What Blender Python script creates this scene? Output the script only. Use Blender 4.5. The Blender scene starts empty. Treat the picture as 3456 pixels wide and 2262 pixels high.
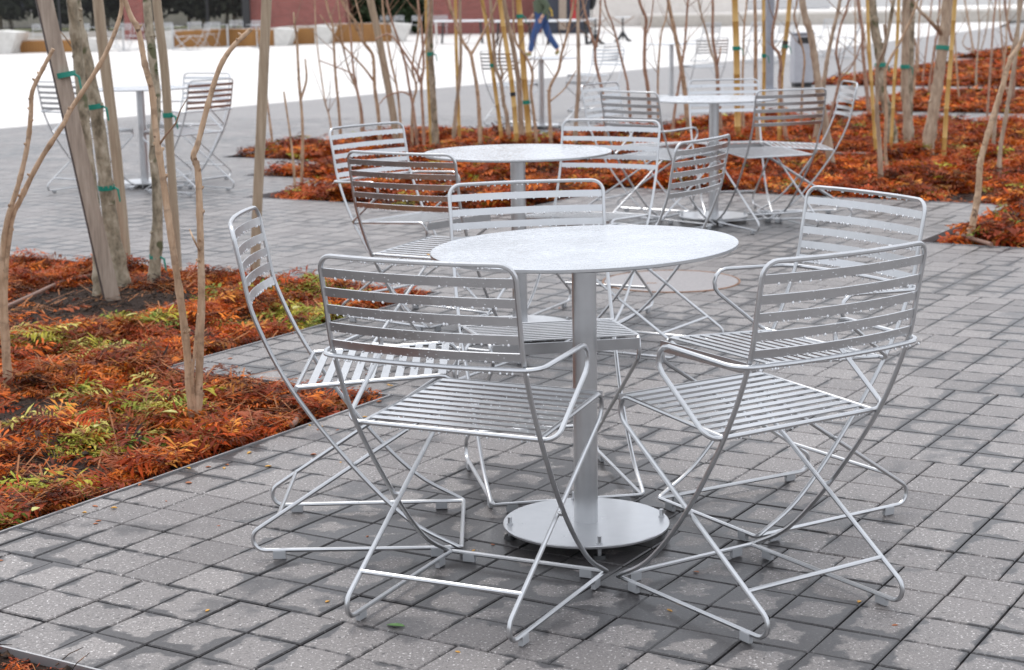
import bpy, bmesh, math, random
import numpy as np
from mathutils import Vector, Matrix

random.seed(7)
rng = np.random.default_rng(7)
PI = math.pi
C = bpy.context.scene.collection
SC = bpy.context.scene

# ---------------------------------------------------------------- camera, sky, sun, exposure
F_PX, PITCH, ROLL, CAM_H = 5810.5, 0.19106, 0.01673, 1.3411
PW, PH = 3456.0, 2262.0
cam_d = bpy.data.cameras.new('camera')
cam = bpy.data.objects.new('camera', cam_d)
C.objects.link(cam)
cam_d.sensor_width = 36.0
cam_d.sensor_fit = 'HORIZONTAL'
cam_d.lens = F_PX / PW * 36.0
cam_d.clip_start = 0.05
cam_d.clip_end = 2000.0
cam.matrix_world = (Matrix.Translation((0, 0, CAM_H)) @ Matrix.Rotation(PI / 2 - PITCH, 4, 'X')
                    @ Matrix.Rotation(-ROLL, 4, 'Z'))
cam_d.dof.use_dof = True
cam_d.dof.focus_distance = 4.15
cam_d.dof.aperture_fstop = 7.4
SC.camera = cam

SUN_EL, SUN_AZ = math.radians(62), math.radians(-25)     # azimuth measured from +Y towards +X
world = bpy.data.worlds.new('World')
SC.world = world
world.use_nodes = True
wn = world.node_tree
wn.nodes.clear()
w_out = wn.nodes.new('ShaderNodeOutputWorld')
w_bg = wn.nodes.new('ShaderNodeBackground')
w_sky = wn.nodes.new('ShaderNodeTexSky')
w_sky.sky_type = 'NISHITA'
w_sky.sun_disc = False
w_sky.sun_elevation = SUN_EL
w_sky.sun_rotation = SUN_AZ
w_sky.air_density = 1.0
w_sky.dust_density = 3.0
w_mix = wn.nodes.new('ShaderNodeMixRGB')
w_mix.inputs['Fac'].default_value = 0.86
w_geo = wn.nodes.new('ShaderNodeNewGeometry')
w_sep = wn.nodes.new('ShaderNodeSeparateXYZ')
w_cl = wn.nodes.new('ShaderNodeMath'); w_cl.operation = 'ABSOLUTE'
w_mul = wn.nodes.new('ShaderNodeMath'); w_mul.operation = 'MULTIPLY_ADD'
w_mul.inputs[1].default_value = 0.25
w_mul.inputs[2].default_value = 0.75
w_cloud = wn.nodes.new('ShaderNodeMixRGB')               # overcast layer, brighter overhead
w_cloud.inputs['Color1'].default_value = (0, 0, 0, 1)
w_cloud.inputs['Color2'].default_value = (11.7, 12.2, 13.1, 1)
wn.links.new(w_geo.outputs['Incoming'], w_sep.inputs[0])
wn.links.new(w_sep.outputs['Z'], w_cl.inputs[0])
wn.links.new(w_cl.outputs[0], w_mul.inputs[0])
wn.links.new(w_mul.outputs[0], w_cloud.inputs['Fac'])
wn.links.new(w_sky.outputs[0], w_mix.inputs['Color1'])
wn.links.new(w_cloud.outputs[0], w_mix.inputs['Color2'])
wn.links.new(w_mix.outputs[0], w_bg.inputs['Color'])
w_bg.inputs['Strength'].default_value = 0.11
wn.links.new(w_bg.outputs[0], w_out.inputs['Surface'])

sun_d = bpy.data.lights.new('sun', 'SUN')
sun = bpy.data.objects.new('sun', sun_d)
C.objects.link(sun)
sun_d.energy = 1.3
sun_d.angle = math.radians(22)
sun_d.color = (1.0, 0.97, 0.93)
sdir = Vector((math.sin(SUN_AZ) * math.cos(SUN_EL), math.cos(SUN_AZ) * math.cos(SUN_EL), math.sin(SUN_EL)))
sun.rotation_euler = sdir.to_track_quat('Z', 'Y').to_euler()
sun.location = (0, 0, 30)

SC.view_settings.view_transform = 'Standard'
SC.view_settings.look = 'None'
SC.view_settings.gamma = 1.0
SC.view_settings.use_curve_mapping = False
SC.view_settings.exposure = 0.35
SC.cycles.max_bounces = 6
SC.cycles.transparent_max_bounces = 8
SC.cycles.caustics_reflective = False
SC.cycles.caustics_refractive = False

# ---------------------------------------------------------------- photograph geometry -> world
def ray(px, py):
    uu, ww = px - PW / 2, py - PH / 2
    cr, sr = math.cos(ROLL), math.sin(ROLL)
    u, w = uu * cr - ww * sr, uu * sr + ww * cr
    cp, sp = math.cos(PITCH), math.sin(PITCH)
    v = -w / F_PX
    return u / F_PX, cp + v * sp, -sp + v * cp
def gnd(px, py, z=0.0):
    dx, dy, dz = ray(px, py)
    t = (z - CAM_H) / dz
    return Vector((dx * t, dy * t, z))
def at(px, py, y):
    dx, dy, dz = ray(px, py)
    t = y / dy
    return Vector((dx * t, y, CAM_H + dz * t))
def proj(P):
    P = np.atleast_2d(np.asarray(P, float))
    x, y, z = P[:, 0], P[:, 1], P[:, 2] - CAM_H
    cp, sp, cr, sr = math.cos(PITCH), math.sin(PITCH), math.cos(ROLL), math.sin(ROLL)
    d = np.maximum(y * cp - z * sp, 0.05)
    u, w = x / d * F_PX, -(y * sp + z * cp) / d * F_PX
    return np.stack([PW / 2 + u * cr + w * sr, PH / 2 - u * sr + w * cr], 1)

# ---------------------------------------------------------------- material helpers
MATS = {}
def nt(name, rough=0.6, metal=0.0, col=(0.5, 0.5, 0.5), spec=0.5):
    m = bpy.data.materials.new(name)
    m.use_nodes = True
    n = m.node_tree
    b = n.nodes['Principled BSDF']
    b.inputs['Base Color'].default_value = (*col, 1)
    b.inputs['Roughness'].default_value = rough
    b.inputs['Metallic'].default_value = metal
    b.inputs['Specular IOR Level'].default_value = spec
    MATS[name] = m
    return m, n, b
def N(n, t, **kw):
    x = n.nodes.new(t)
    for k, v in kw.items():
        if k in x.inputs: x.inputs[k].default_value = v
        else: setattr(x, k, v)
    return x
def noise(n, scale, detail=3, vec=None, rough=0.55):
    x = N(n, 'ShaderNodeTexNoise')
    x.inputs['Scale'].default_value = scale
    x.inputs['Detail'].default_value = detail
    x.inputs['Roughness'].default_value = rough
    if vec is not None: n.links.new(vec, x.inputs['Vector'])
    return x
def ramp(n, fac, stops):
    r = N(n, 'ShaderNodeValToRGB')
    e = r.color_ramp.elements
    while len(e) < len(stops): e.new(0.5)
    for k, (p, c) in enumerate(stops):
        e[k].position = p
        e[k].color = (*c, 1) if len(c) == 3 else c
    n.links.new(fac, r.inputs['Fac'])
    return r
def mixc(n, fac, a, b, mode='MIX'):
    x = N(n, 'ShaderNodeMixRGB', blend_type=mode)
    for s, v in (('Fac', fac), ('Color1', a), ('Color2', b)):
        if isinstance(v, (int, float)): x.inputs[s].default_value = v
        elif isinstance(v, tuple): x.inputs[s].default_value = (*v, 1) if len(v) == 3 else v
        else: n.links.new(v, x.inputs[s])
    return x.outputs[0]
def mth(n, op, a, b=None, c=None):
    x = N(n, 'ShaderNodeMath', operation=op)
    for k, v in enumerate((a, b, c)):
        if v is None: continue
        if isinstance(v, (int, float)): x.inputs[k].default_value = v
        else: n.links.new(v, x.inputs[k])
    return x.outputs[0]
def bump(n, b, h, strength=0.3, dist=0.002):
    x = N(n, 'ShaderNodeBump')
    x.inputs['Strength'].default_value = strength
    x.inputs['Distance'].default_value = dist
    n.links.new(h, x.inputs['Height'])
    n.links.new(x.outputs[0], b.inputs['Normal'])
def pos(n):
    return N(n, 'ShaderNodeNewGeometry').outputs['Position']
def objc(n):
    return N(n, 'ShaderNodeTexCoord').outputs['Object']

# silver powder coat, wet, with a few chips of bare rusty steel
def mk_silver(name, chips):
    m, n, b = nt(name, 0.3, 0.94, (0.5, 0.5, 0.5))
    o = objc(n)
    n1 = noise(n, 25, 2, o)
    cr = ramp(n, n1.outputs['Fac'], [(0.3, (0.515, 0.52, 0.53)), (0.7, (0.555, 0.56, 0.57))])
    if chips:
        n2 = noise(n, 34, 4, o, 0.7)
        cm = ramp(n, n2.outputs['Fac'], [(0.735, (0, 0, 0)), (0.75, (1, 1, 1))])
        n.links.new(mixc(n, cm.outputs[0], cr.outputs[0], (0.05, 0.03, 0.022)), b.inputs['Base Color'])
    else:
        n.links.new(cr.outputs[0], b.inputs['Base Color'])
    n3 = noise(n, 420, 2, o)
    rr = N(n, 'ShaderNodeMapRange')
    rr.inputs['To Min'].default_value = 0.26
    rr.inputs['To Max'].default_value = 0.31
    n.links.new(n1.outputs['Fac'], rr.inputs['Value'])
    n.links.new(rr.outputs[0], b.inputs['Roughness'])
    bump(n, b, n3.outputs['Fac'], 0.05, 0.0003)
    return m
mk_silver('silver', True)
mk_silver('silver_plain', False)
# wet table top: beads and films of rain on silver paint
m, n, b = nt('wet_top', 0.25, 0.85, (0.62, 0.62, 0.64))
o = objc(n)
v1 = N(n, 'ShaderNodeTexVoronoi'); v1.inputs['Scale'].default_value = 95
n.links.new(o, v1.inputs['Vector'])
n1 = noise(n, 48, 5, o, 0.7)
n2 = noise(n, 7, 4, o, 0.6)
film = ramp(n, n1.outputs['Fac'], [(0.42, (0, 0, 0)), (0.58, (1, 1, 1))])
beads = ramp(n, v1.outputs['Distance'], [(0.25, (1, 1, 1)), (0.5, (0, 0, 0))])
hh = mth(n, 'ADD', film.outputs[0], mth(n, 'MULTIPLY', beads.outputs[0], 0.5))
bump(n, b, hh, 0.22, 0.0010)
cc = ramp(n, n2.outputs['Fac'], [(0.35, (0.53, 0.54, 0.56)), (0.62, (0.63, 0.645, 0.675))])
n.links.new(cc.outputs[0], b.inputs['Base Color'])
rr = ramp(n, film.outputs[0], [(0.0, (0.30, 0.30, 0.30)), (1.0, (0.17, 0.17, 0.17))])
n.links.new(rr.outputs[0], b.inputs['Roughness'])

m, n, b = nt('glide', 0.5, 0.0, (0.36, 0.365, 0.375))
m, n, b = nt('water_drop', 0.02, 0.0, (0.97, 0.98, 1.0))  # near-white base stands in for the bright sky glints of clear drops
b.inputs['Transmission Weight'].default_value = 0.12
b.inputs['IOR'].default_value = 1.333
b.inputs['Coat Weight'].default_value = 0.6
b.inputs['Coat Roughness'].default_value = 0.03

# concrete pavers: speckled grey, damp and dark towards the joints
def mk_paver(name, sheet=False):
    m, n, b = nt(name, 0.5, 0.0, (0.2, 0.2, 0.2), 0.38)
    p = pos(n)
    big = noise(n, 1.6, 4, p)
    med = noise(n, 13, 5, p, 0.6)
    fine = noise(n, 170, 4, p, 0.8)
    base = ramp(n, fine.outputs['Fac'], [(0.28, (0.085, 0.079, 0.077)), (0.5, (0.190, 0.176, 0.170)), (0.72, (0.29, 0.267, 0.256))])
    fk = noise(n, 140, 2, p, 0.5)
    mp = N(n, 'ShaderNodeMapping'); mp.inputs['Location'].default_value = (7.3, 2.1, 4.4)
    n.links.new(p, mp.inputs['Vector'])
    pk = noise(n, 80, 3, mp.outputs[0], 0.6)
    flm = ramp(n, fk.outputs['Fac'], [(0.635, (0, 0, 0)), (0.675, (1, 1, 1))]).outputs[0]
    c1 = mixc(n, flm, base.outputs[0], (0.56, 0.54, 0.525))
    pit = ramp(n, pk.outputs['Fac'], [(0.33, (1, 1, 1)), (0.38, (0, 0, 0))])
    c2 = mixc(n, mth(n, 'MULTIPLY', pit.outputs[0], 0.8), c1, (0.028, 0.026, 0.027))
    if not sheet:
        at_ = N(n, 'ShaderNodeAttribute', attribute_name='tone')
        uv = N(n, 'ShaderNodeUVMap')
        sp = N(n, 'ShaderNodeSeparateXYZ')
        n.links.new(uv.outputs[0], sp.inputs[0])
        ex = mth(n, 'MINIMUM', sp.outputs[0], mth(n, 'SUBTRACT', 1.0, sp.outputs[0]))
        ey = mth(n, 'MINIMUM', sp.outputs[1], mth(n, 'SUBTRACT', 1.0, sp.outputs[1]))
        e = mth(n, 'MINIMUM', ex, ey)
    else:
        e = 0.5
    # damp margin whose width wanders over the pavement
    wob = mth(n, 'SUBTRACT', med.outputs['Fac'], 0.5)
    reach = mth(n, 'MULTIPLY_ADD', wob, 0.75, mth(n, 'MULTIPLY_ADD', big.outputs['Fac'], 1.15, -0.47))
    # wetter paving around the tables, with their faint contact shade darkened into it
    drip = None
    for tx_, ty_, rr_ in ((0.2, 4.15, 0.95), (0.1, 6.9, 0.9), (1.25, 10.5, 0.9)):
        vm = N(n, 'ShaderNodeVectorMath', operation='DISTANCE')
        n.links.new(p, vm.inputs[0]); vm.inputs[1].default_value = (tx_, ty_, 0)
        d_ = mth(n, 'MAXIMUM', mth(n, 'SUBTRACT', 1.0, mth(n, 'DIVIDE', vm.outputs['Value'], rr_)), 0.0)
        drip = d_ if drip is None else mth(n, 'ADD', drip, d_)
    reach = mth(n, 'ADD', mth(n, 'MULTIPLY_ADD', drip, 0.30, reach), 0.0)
    wet = N(n, 'ShaderNodeMapRange', interpolation_type='SMOOTHSTEP')
    if isinstance(e, float): wet.inputs['Value'].default_value = e
    else: n.links.new(e, wet.inputs['Value'])
    n.links.new(reach, wet.inputs['From Max'])
    n.links.new(mth(n, 'SUBTRACT', reach, 0.085), wet.inputs['From Min'])
    wet.inputs['To Min'].default_value = 1.0
    wet.inputs['To Max'].default_value = 0.0
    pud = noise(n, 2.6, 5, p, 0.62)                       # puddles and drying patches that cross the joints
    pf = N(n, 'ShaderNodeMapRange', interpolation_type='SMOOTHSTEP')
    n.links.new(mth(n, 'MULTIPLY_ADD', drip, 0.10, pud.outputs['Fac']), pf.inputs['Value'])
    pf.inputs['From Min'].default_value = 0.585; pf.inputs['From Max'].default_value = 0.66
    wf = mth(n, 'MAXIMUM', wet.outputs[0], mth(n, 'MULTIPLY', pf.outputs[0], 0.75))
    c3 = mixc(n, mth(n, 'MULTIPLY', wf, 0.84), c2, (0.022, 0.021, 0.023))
    if not sheet:
        c3 = mixc(n, 1.0, c3, ramp(n, at_.outputs['Fac'], [(0.0, (0.80, 0.79, 0.79)), (1.0, (1.18, 1.17, 1.16))]).outputs[0], 'MULTIPLY')
    tint = mixc(n, 0.35, c3, ramp(n, big.outputs['Fac'], [(0.35, (0.80, 0.78, 0.80)), (0.65, (1.12, 1.10, 1.08))]).outputs[0], 'MULTIPLY')
    n.links.new(tint, b.inputs['Base Color'])
    rg = N(n, 'ShaderNodeMapRange')
    rg.inputs['To Min'].default_value = 0.46
    rg.inputs['To Max'].default_value = 0.30
    n.links.new(wf, rg.inputs['Value'])
    n.links.new(rg.outputs[0], b.inputs['Roughness'])
    hsum = mth(n, 'SUBTRACT', fine.outputs['Fac'], mth(n, 'MULTIPLY', pit.outputs[0], 0.6))
    bump(n, b, mth(n, 'MULTIPLY', hsum, mth(n, 'SUBTRACT', 1.0, mth(n, 'MULTIPLY', wf, 0.6))), 0.35, 0.0022)
    return m
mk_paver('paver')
mk_paver('paver_sheet', True)
m, n, b = nt('joint_sand', 0.55, 0, (0.035, 0.033, 0.034))
f = noise(n, 180, 3, pos(n))
n.links.new(ramp(n, f.outputs['Fac'], [(0.3, (0.018, 0.017, 0.018)), (0.7, (0.055, 0.052, 0.052))]).outputs[0], b.inputs['Base Color'])
m, n, b = nt('soil', 0.8, 0, (0.03, 0.02, 0.017), 0.15)
f = noise(n, 45, 6, pos(n), 0.7); g = noise(n, 4, 3, pos(n))
cs = mixc(n, g.outputs['Fac'], ramp(n, f.outputs['Fac'], [(0.35, (0.008, 0.006, 0.005)), (0.6, (0.05, 0.034, 0.028)), (0.76, (0.15, 0.11, 0.09))]).outputs[0], (0.05, 0.026, 0.016))
n.links.new(cs, b.inputs['Base Color'])
bump(n, b, f.outputs['Fac'], 1.0, 0.03)
m, n, b = nt('crumb', 0.8, 0, (0.04, 0.03, 0.025), 0.2)
f = noise(n, 30, 2, pos(n))
n.links.new(ramp(n, f.outputs['Fac'], [(0.35, (0.016, 0.011, 0.009)), (0.55, (0.05, 0.034, 0.026)), (0.7, (0.22, 0.11, 0.055))]).outputs[0], b.inputs['Base Color'])
m, n, b = nt('plaza_stone', 0.5, 0, (0.74, 0.72, 0.70))
f = noise(n, 0.35, 4, pos(n)); f2 = noise(n, 30, 4, pos(n))
n.links.new(mixc(n, f2.outputs['Fac'], ramp(n, f.outputs['Fac'], [(0.35, (0.55, 0.525, 0.495)), (0.65, (0.62, 0.595, 0.565))]).outputs[0], (0.63, 0.60, 0.57)), b.inputs['Base Color'])
bk = N(n, 'ShaderNodeTexBrick'); bk.inputs['Scale'].default_value = 1.0
bk.inputs['Brick Width'].default_value = 1.8; bk.inputs['Row Height'].default_value = 0.9; bk.inputs['Mortar Size'].default_value = 0.012
bk.inputs['Color1'].default_value = (1, 1, 1, 1); bk.inputs['Color2'].default_value = (0.94, 0.935, 0.93, 1); bk.inputs['Mortar'].default_value = (0.72, 0.70, 0.68, 1)
mp = N(n, 'ShaderNodeMapping'); mp.inputs['Rotation'].default_value = (0, 0, math.radians(31))
n.links.new(pos(n), mp.inputs['Vector']); n.links.new(mp.outputs[0], bk.inputs['Vector'])
src_ = b.inputs['Base Color'].links[0].from_socket
n.links.new(mixc(n, 1.0, src_, bk.outputs['Color'], 'MULTIPLY'), b.inputs['Base Color'])
m, n, b = nt('ground', 0.8, 0, (0.30, 0.29, 0.28))
f = noise(n, 0.2, 4, pos(n))
n.links.new(ramp(n, f.outputs['Fac'], [(0.3, (0.24, 0.235, 0.23)), (0.7, (0.36, 0.35, 0.34))]).outputs[0], b.inputs['Base Color'])
m, n, b = nt('edging_steel', 0.45, 0.6, (0.38, 0.375, 0.38))
# fern litter: colour of each frond comes from its own attribute
m, n, b = nt('fern_litter', 0.6, 0, (0.4, 0.1, 0.02), 0.18)
a_ = N(n, 'ShaderNodeAttribute', attribute_name='Col')
n.links.new(a_.outputs['Color'], b.inputs['Base Color'])
b.inputs['Subsurface Weight'].default_value = 0.0
tr = N(n, 'ShaderNodeBsdfTranslucent')
ms = N(n, 'ShaderNodeMixShader'); ms.inputs[0].default_value = 0.22
n.links.new(a_.outputs['Color'], tr.inputs['Color'])
n.links.new(b.outputs[0], ms.inputs[1]); n.links.new(tr.outputs[0], ms.inputs[2])
n.links.new(ms.outputs[0], n.nodes['Material Output'].inputs['Surface'])
def mk_bark(name, stops, scale, zs, bumpd=0.003, spots=None, rough=0.7):
    m, n, b = nt(name, rough, 0, stops[0][1])
    mp = N(n, 'ShaderNodeMapping'); mp.inputs['Scale'].default_value = (1, 1, zs)
    n.links.new(pos(n), mp.inputs['Vector'])
    f = noise(n, scale, 5, mp.outputs[0], 0.65)
    c = ramp(n, f.outputs['Fac'], stops).outputs[0]
    if scale == 40:
        mr = N(n, 'ShaderNodeMapping'); mr.inputs['Scale'].default_value = (1.2, 1.2, 2.4)
        oi = N(n, 'ShaderNodeObjectInfo'); va = N(n, 'ShaderNodeVectorMath', operation='ADD')
        cx = N(n, 'ShaderNodeCombineXYZ'); n.links.new(mth(n, 'MULTIPLY', oi.outputs['Random'], 37.0), cx.inputs[2])
        n.links.new(objc(n), va.inputs[0]); n.links.new(cx.outputs[0], va.inputs[1]); n.links.new(va.outputs[0], mr.inputs['Vector'])
        rg_ = noise(n, 13, 3, mr.outputs[0], 0.6)
        c = mixc(n, 0.55, c, ramp(n, rg_.outputs['Fac'], [(0.36, (0.45, 0.42, 0.40)), (0.46, (1, 1, 1)), (0.66, (1.12, 1.1, 1.08))]).outputs[0], 'MULTIPLY')
    if spots:
        g = noise(n, spots[0], 2, pos(n))
        c = mixc(n, ramp(n, g.outputs['Fac'], [(spots[1], (0, 0, 0)), (spots[1] + 0.05, (1, 1, 1))]).outputs[0], c, spots[2])
    n.links.new(c, b.inputs['Base Color'])
    bump(n, b, f.outputs['Fac'], 0.5, bumpd)
mk_bark('bark_mottled', [(0.32, (0.10, 0.078, 0.048)), (0.5, (0.30, 0.245, 0.17)), (0.68, (0.50, 0.425, 0.325))], 22, 0.6, 0.004, (9, 0.62, (0.10, 0.10, 0.045)))
mk_bark('bark_shoot', [(0.30, (0.27, 0.17, 0.10)), (0.5, (0.43, 0.285, 0.18)), (0.7, (0.55, 0.39, 0.265))], 40, 0.25, 0.0015, (24, 0.68, (0.11, 0.06, 0.035)))
mk_bark('bark_red', [(0.30, (0.22, 0.12, 0.08)), (0.5, (0.36, 0.215, 0.145)), (0.7, (0.47, 0.31, 0.22))], 40, 0.25, 0.0015)
mk_bark('bark_grey', [(0.30, (0.22, 0.155, 0.105)), (0.5, (0.37, 0.275, 0.195)), (0.7, (0.50, 0.39, 0.285))], 30, 0.3, 0.002)
mk_bark('stake_wood', [(0.25, (0.20, 0.15, 0.115)), (0.5, (0.33, 0.26, 0.205)), (0.75, (0.44, 0.36, 0.295))], 60, 0.06, 0.001)
mk_bark('stake_dark', [(0.25, (0.03, 0.018, 0.014)), (0.75, (0.08, 0.05, 0.04))], 60, 0.06, 0.001)
mk_bark('pole_wood', [(0.25, (0.24, 0.175, 0.115)), (0.5, (0.36, 0.275, 0.19)), (0.75, (0.47, 0.375, 0.275))], 60, 0.06, 0.001)
mk_bark('bamboo', [(0.25, (0.38, 0.215, 0.055)), (0.5, (0.55, 0.34, 0.10)), (0.75, (0.64, 0.43, 0.16))], 30, 0.1, 0.0008, None, 0.45)
mk_bark('twig', [(0.3, (0.17, 0.10, 0.06)), (0.7, (0.34, 0.22, 0.14))], 40, 0.3, 0.001)
m, n, b = nt('tie_green', 0.45, 0, (0.006, 0.21, 0.15))
m, n, b = nt('tie_black', 0.5, 0, (0.012, 0.013, 0.014))
m, n, b = nt('hose', 0.5, 0, (0.22, 0.12, 0.085))
def mk_plain(name, stops, scale, rough=0.6, metal=0, bd=0.002, bs=0.25):
    m, n, b = nt(name, rough, metal, stops[0][1])
    f = noise(n, scale, 5, pos(n), 0.65)
    n.links.new(ramp(n, f.outputs['Fac'], stops).outputs[0], b.inputs['Base Color'])
    bump(n, b, f.outputs['Fac'], bs, bd)
mk_plain('cover_stone', [(0.3, (0.20, 0.185, 0.185)), (0.7, (0.31, 0.285, 0.28))], 60, 0.42)
mk_plain('rust', [(0.3, (0.16, 0.075, 0.04)), (0.7, (0.36, 0.20, 0.12))], 60)
mk_plain('concrete', [(0.3, (0.52, 0.505, 0.475)), (0.7, (0.66, 0.64, 0.61))], 6, 0.65)
mk_plain('cream_stone', [(0.3, (0.66, 0.62, 0.575)), (0.7, (0.76, 0.72, 0.68))], 3, 0.7)
mk_plain('beige_stone', [(0.3, (0.40, 0.37, 0.33)), (0.7, (0.50, 0.465, 0.42))], 3, 0.7)
mk_plain('black_metal', [(0.3, (0.012, 0.012, 0.013)), (0.7, (0.03, 0.03, 0.032))], 20, 0.5)
mk_plain('fence_iron', [(0.3, (0.014, 0.014, 0.016)), (0.7, (0.03, 0.03, 0.032))], 20, 0.6)
mk_plain('post_grey', [(0.3, (0.25, 0.255, 0.285)), (0.7, (0.32, 0.325, 0.355))], 8, 0.4, 0.2)
mk_plain('bin_grey', [(0.3, (0.40, 0.40, 0.43)), (0.7, (0.50, 0.50, 0.53))], 8, 0.5, 0.1)
mk_plain('far_white', [(0.3, (0.70, 0.71, 0.73)), (0.7, (0.80, 0.81, 0.83))], 5, 0.45)
mk_plain('navy_panel', [(0.3, (0.015, 0.018, 0.03)), (0.7, (0.035, 0.04, 0.06))], 3, 0.5)
mk_plain('red_panel', [(0.3, (0.35, 0.02, 0.025)), (0.7, (0.45, 0.03, 0.03))], 5, 0.6)
mk_plain('turf', [(0.3, (0.10, 0.11, 0.035)), (0.7, (0.22, 0.22, 0.09))], 8, 0.9)
mk_plain('jacket', [(0.3, (0.045, 0.06, 0.035)), (0.7, (0.085, 0.105, 0.065))], 25, 0.85)
mk_plain('denim', [(0.3, (0.018, 0.042, 0.13)), (0.7, (0.035, 0.075, 0.20))], 30, 0.85)
mk_plain('skin', [(0.3, (0.50, 0.28, 0.19)), (0.7, (0.58, 0.34, 0.24))], 30, 0.5)
mk_plain('hair', [(0.3, (0.03, 0.02, 0.014)), (0.7, (0.06, 0.04, 0.03))], 60, 0.6)
mk_plain('shoe', [(0.3, (0.10, 0.09, 0.05)), (0.7, (0.34, 0.28, 0.06))], 20, 0.6)
mk_plain('strap_yellow', [(0.3, (0.50, 0.33, 0.03)), (0.7, (0.62, 0.42, 0.06))], 20, 0.6)
mk_plain('leaf_green', [(0.3, (0.035, 0.11, 0.012)), (0.7, (0.09, 0.22, 0.03))], 120, 0.4)
mk_plain('leaf_yellow', [(0.3, (0.50, 0.22, 0.02)), (0.7, (0.65, 0.36, 0.05))], 120, 0.5)
mk_plain('leaf_rust', [(0.3, (0.26, 0.06, 0.015)), (0.7, (0.42, 0.13, 0.03))], 120, 0.5)
mk_plain('leaf_pale', [(0.3, (0.34, 0.30, 0.06)), (0.7, (0.52, 0.50, 0.16))], 60, 0.5)
mk_plain('hedge_leaf', [(0.3, (0.012, 0.03, 0.012)), (0.7, (0.05, 0.085, 0.03))], 2.5, 0.7)
mk_plain('dark_leaf', [(0.3, (0.016, 0.02, 0.014)), (0.7, (0.07, 0.08, 0.05))], 1.5, 0.8)
m, n, b = nt('brick', 0.8, 0, (0.3, 0.08, 0.06))
bt = N(n, 'ShaderNodeTexBrick')
bt.inputs['Scale'].default_value = 1.0
bt.inputs['Brick Width'].default_value = 0.22; bt.inputs['Row Height'].default_value = 0.075
bt.inputs['Mortar Size'].default_value = 0.008
bt.inputs['Color1'].default_value = (0.30, 0.085, 0.07, 1); bt.inputs['Color2'].default_value = (0.22, 0.06, 0.05, 1)
bt.inputs['Mortar'].default_value = (0.26, 0.17, 0.15, 1)
sp = N(n, 'ShaderNodeSeparateXYZ'); cb = N(n, 'ShaderNodeCombineXYZ')
n.links.new(pos(n), sp.inputs[0]); n.links.new(sp.outputs[0], cb.inputs[0]); n.links.new(sp.outputs[2], cb.inputs[1])
n.links.new(cb.outputs[0], bt.inputs['Vector'])
f = noise(n, 0.7, 3, pos(n))
n.links.new(mixc(n, 0.5, bt.outputs['Color'], ramp(n, f.outputs['Fac'], [(0.3, (0.7, 0.7, 0.7)), (0.7, (1.25, 1.2, 1.2))]).outputs[0], 'MULTIPLY'), b.inputs['Base Color'])
m, n, b = nt('bench_wood', 0.6, 0, (0.35, 0.17, 0.05))
wv = N(n, 'ShaderNodeTexWave', wave_type='BANDS'); wv.bands_direction = 'X'
wv.inputs['Scale'].default_value = 3.2; wv.inputs['Distortion'].default_value = 0.6
n.links.new(pos(n), wv.inputs['Vector'])
f = noise(n, 1.2, 3, pos(n))
n.links.new(mixc(n, f.outputs['Fac'], ramp(n, wv.outputs['Fac'], [(0.1, (0.07, 0.026, 0.008)), (0.4, (0.27, 0.12, 0.035))]).outputs[0], (0.38, 0.18, 0.04)), b.inputs['Base Color'])

# ---------------------------------------------------------------- object helpers
def link(name, me, mat=None, parent=None):
    if mat is not None and not me.materials: me.materials.append(MATS[mat])
    o = bpy.data.objects.new(name, me)
    C.objects.link(o)
    if parent is not None: o.parent = parent
    return o
def mesh(name, verts, faces, smooth=False):
    me = bpy.data.meshes.new(name)
    me.from_pydata([tuple(v) for v in verts], [], faces)
    me.update()
    if smooth: me.polygons.foreach_set('use_smooth', [True] * len(me.polygons))
    return me
def tag(o, label=None, cat=None, group=None, kind=None):
    if label: o['label'] = label
    if cat: o['category'] = cat
    if group: o['group'] = group
    if kind: o['kind'] = kind
    return o
def empty(name, loc=(0, 0, 0), rz=0.0):
    o = bpy.data.objects.new(name, None)
    o.empty_display_size = 0.1
    C.objects.link(o)
    o.location = loc
    o.rotation_euler = (0, 0, rz)
    return o
def copy_tree(o, parent=None):
    c = o.copy()
    C.objects.link(c)
    c.parent = parent
    for ch in list(o.children): copy_tree(ch, c)
    return c
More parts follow.
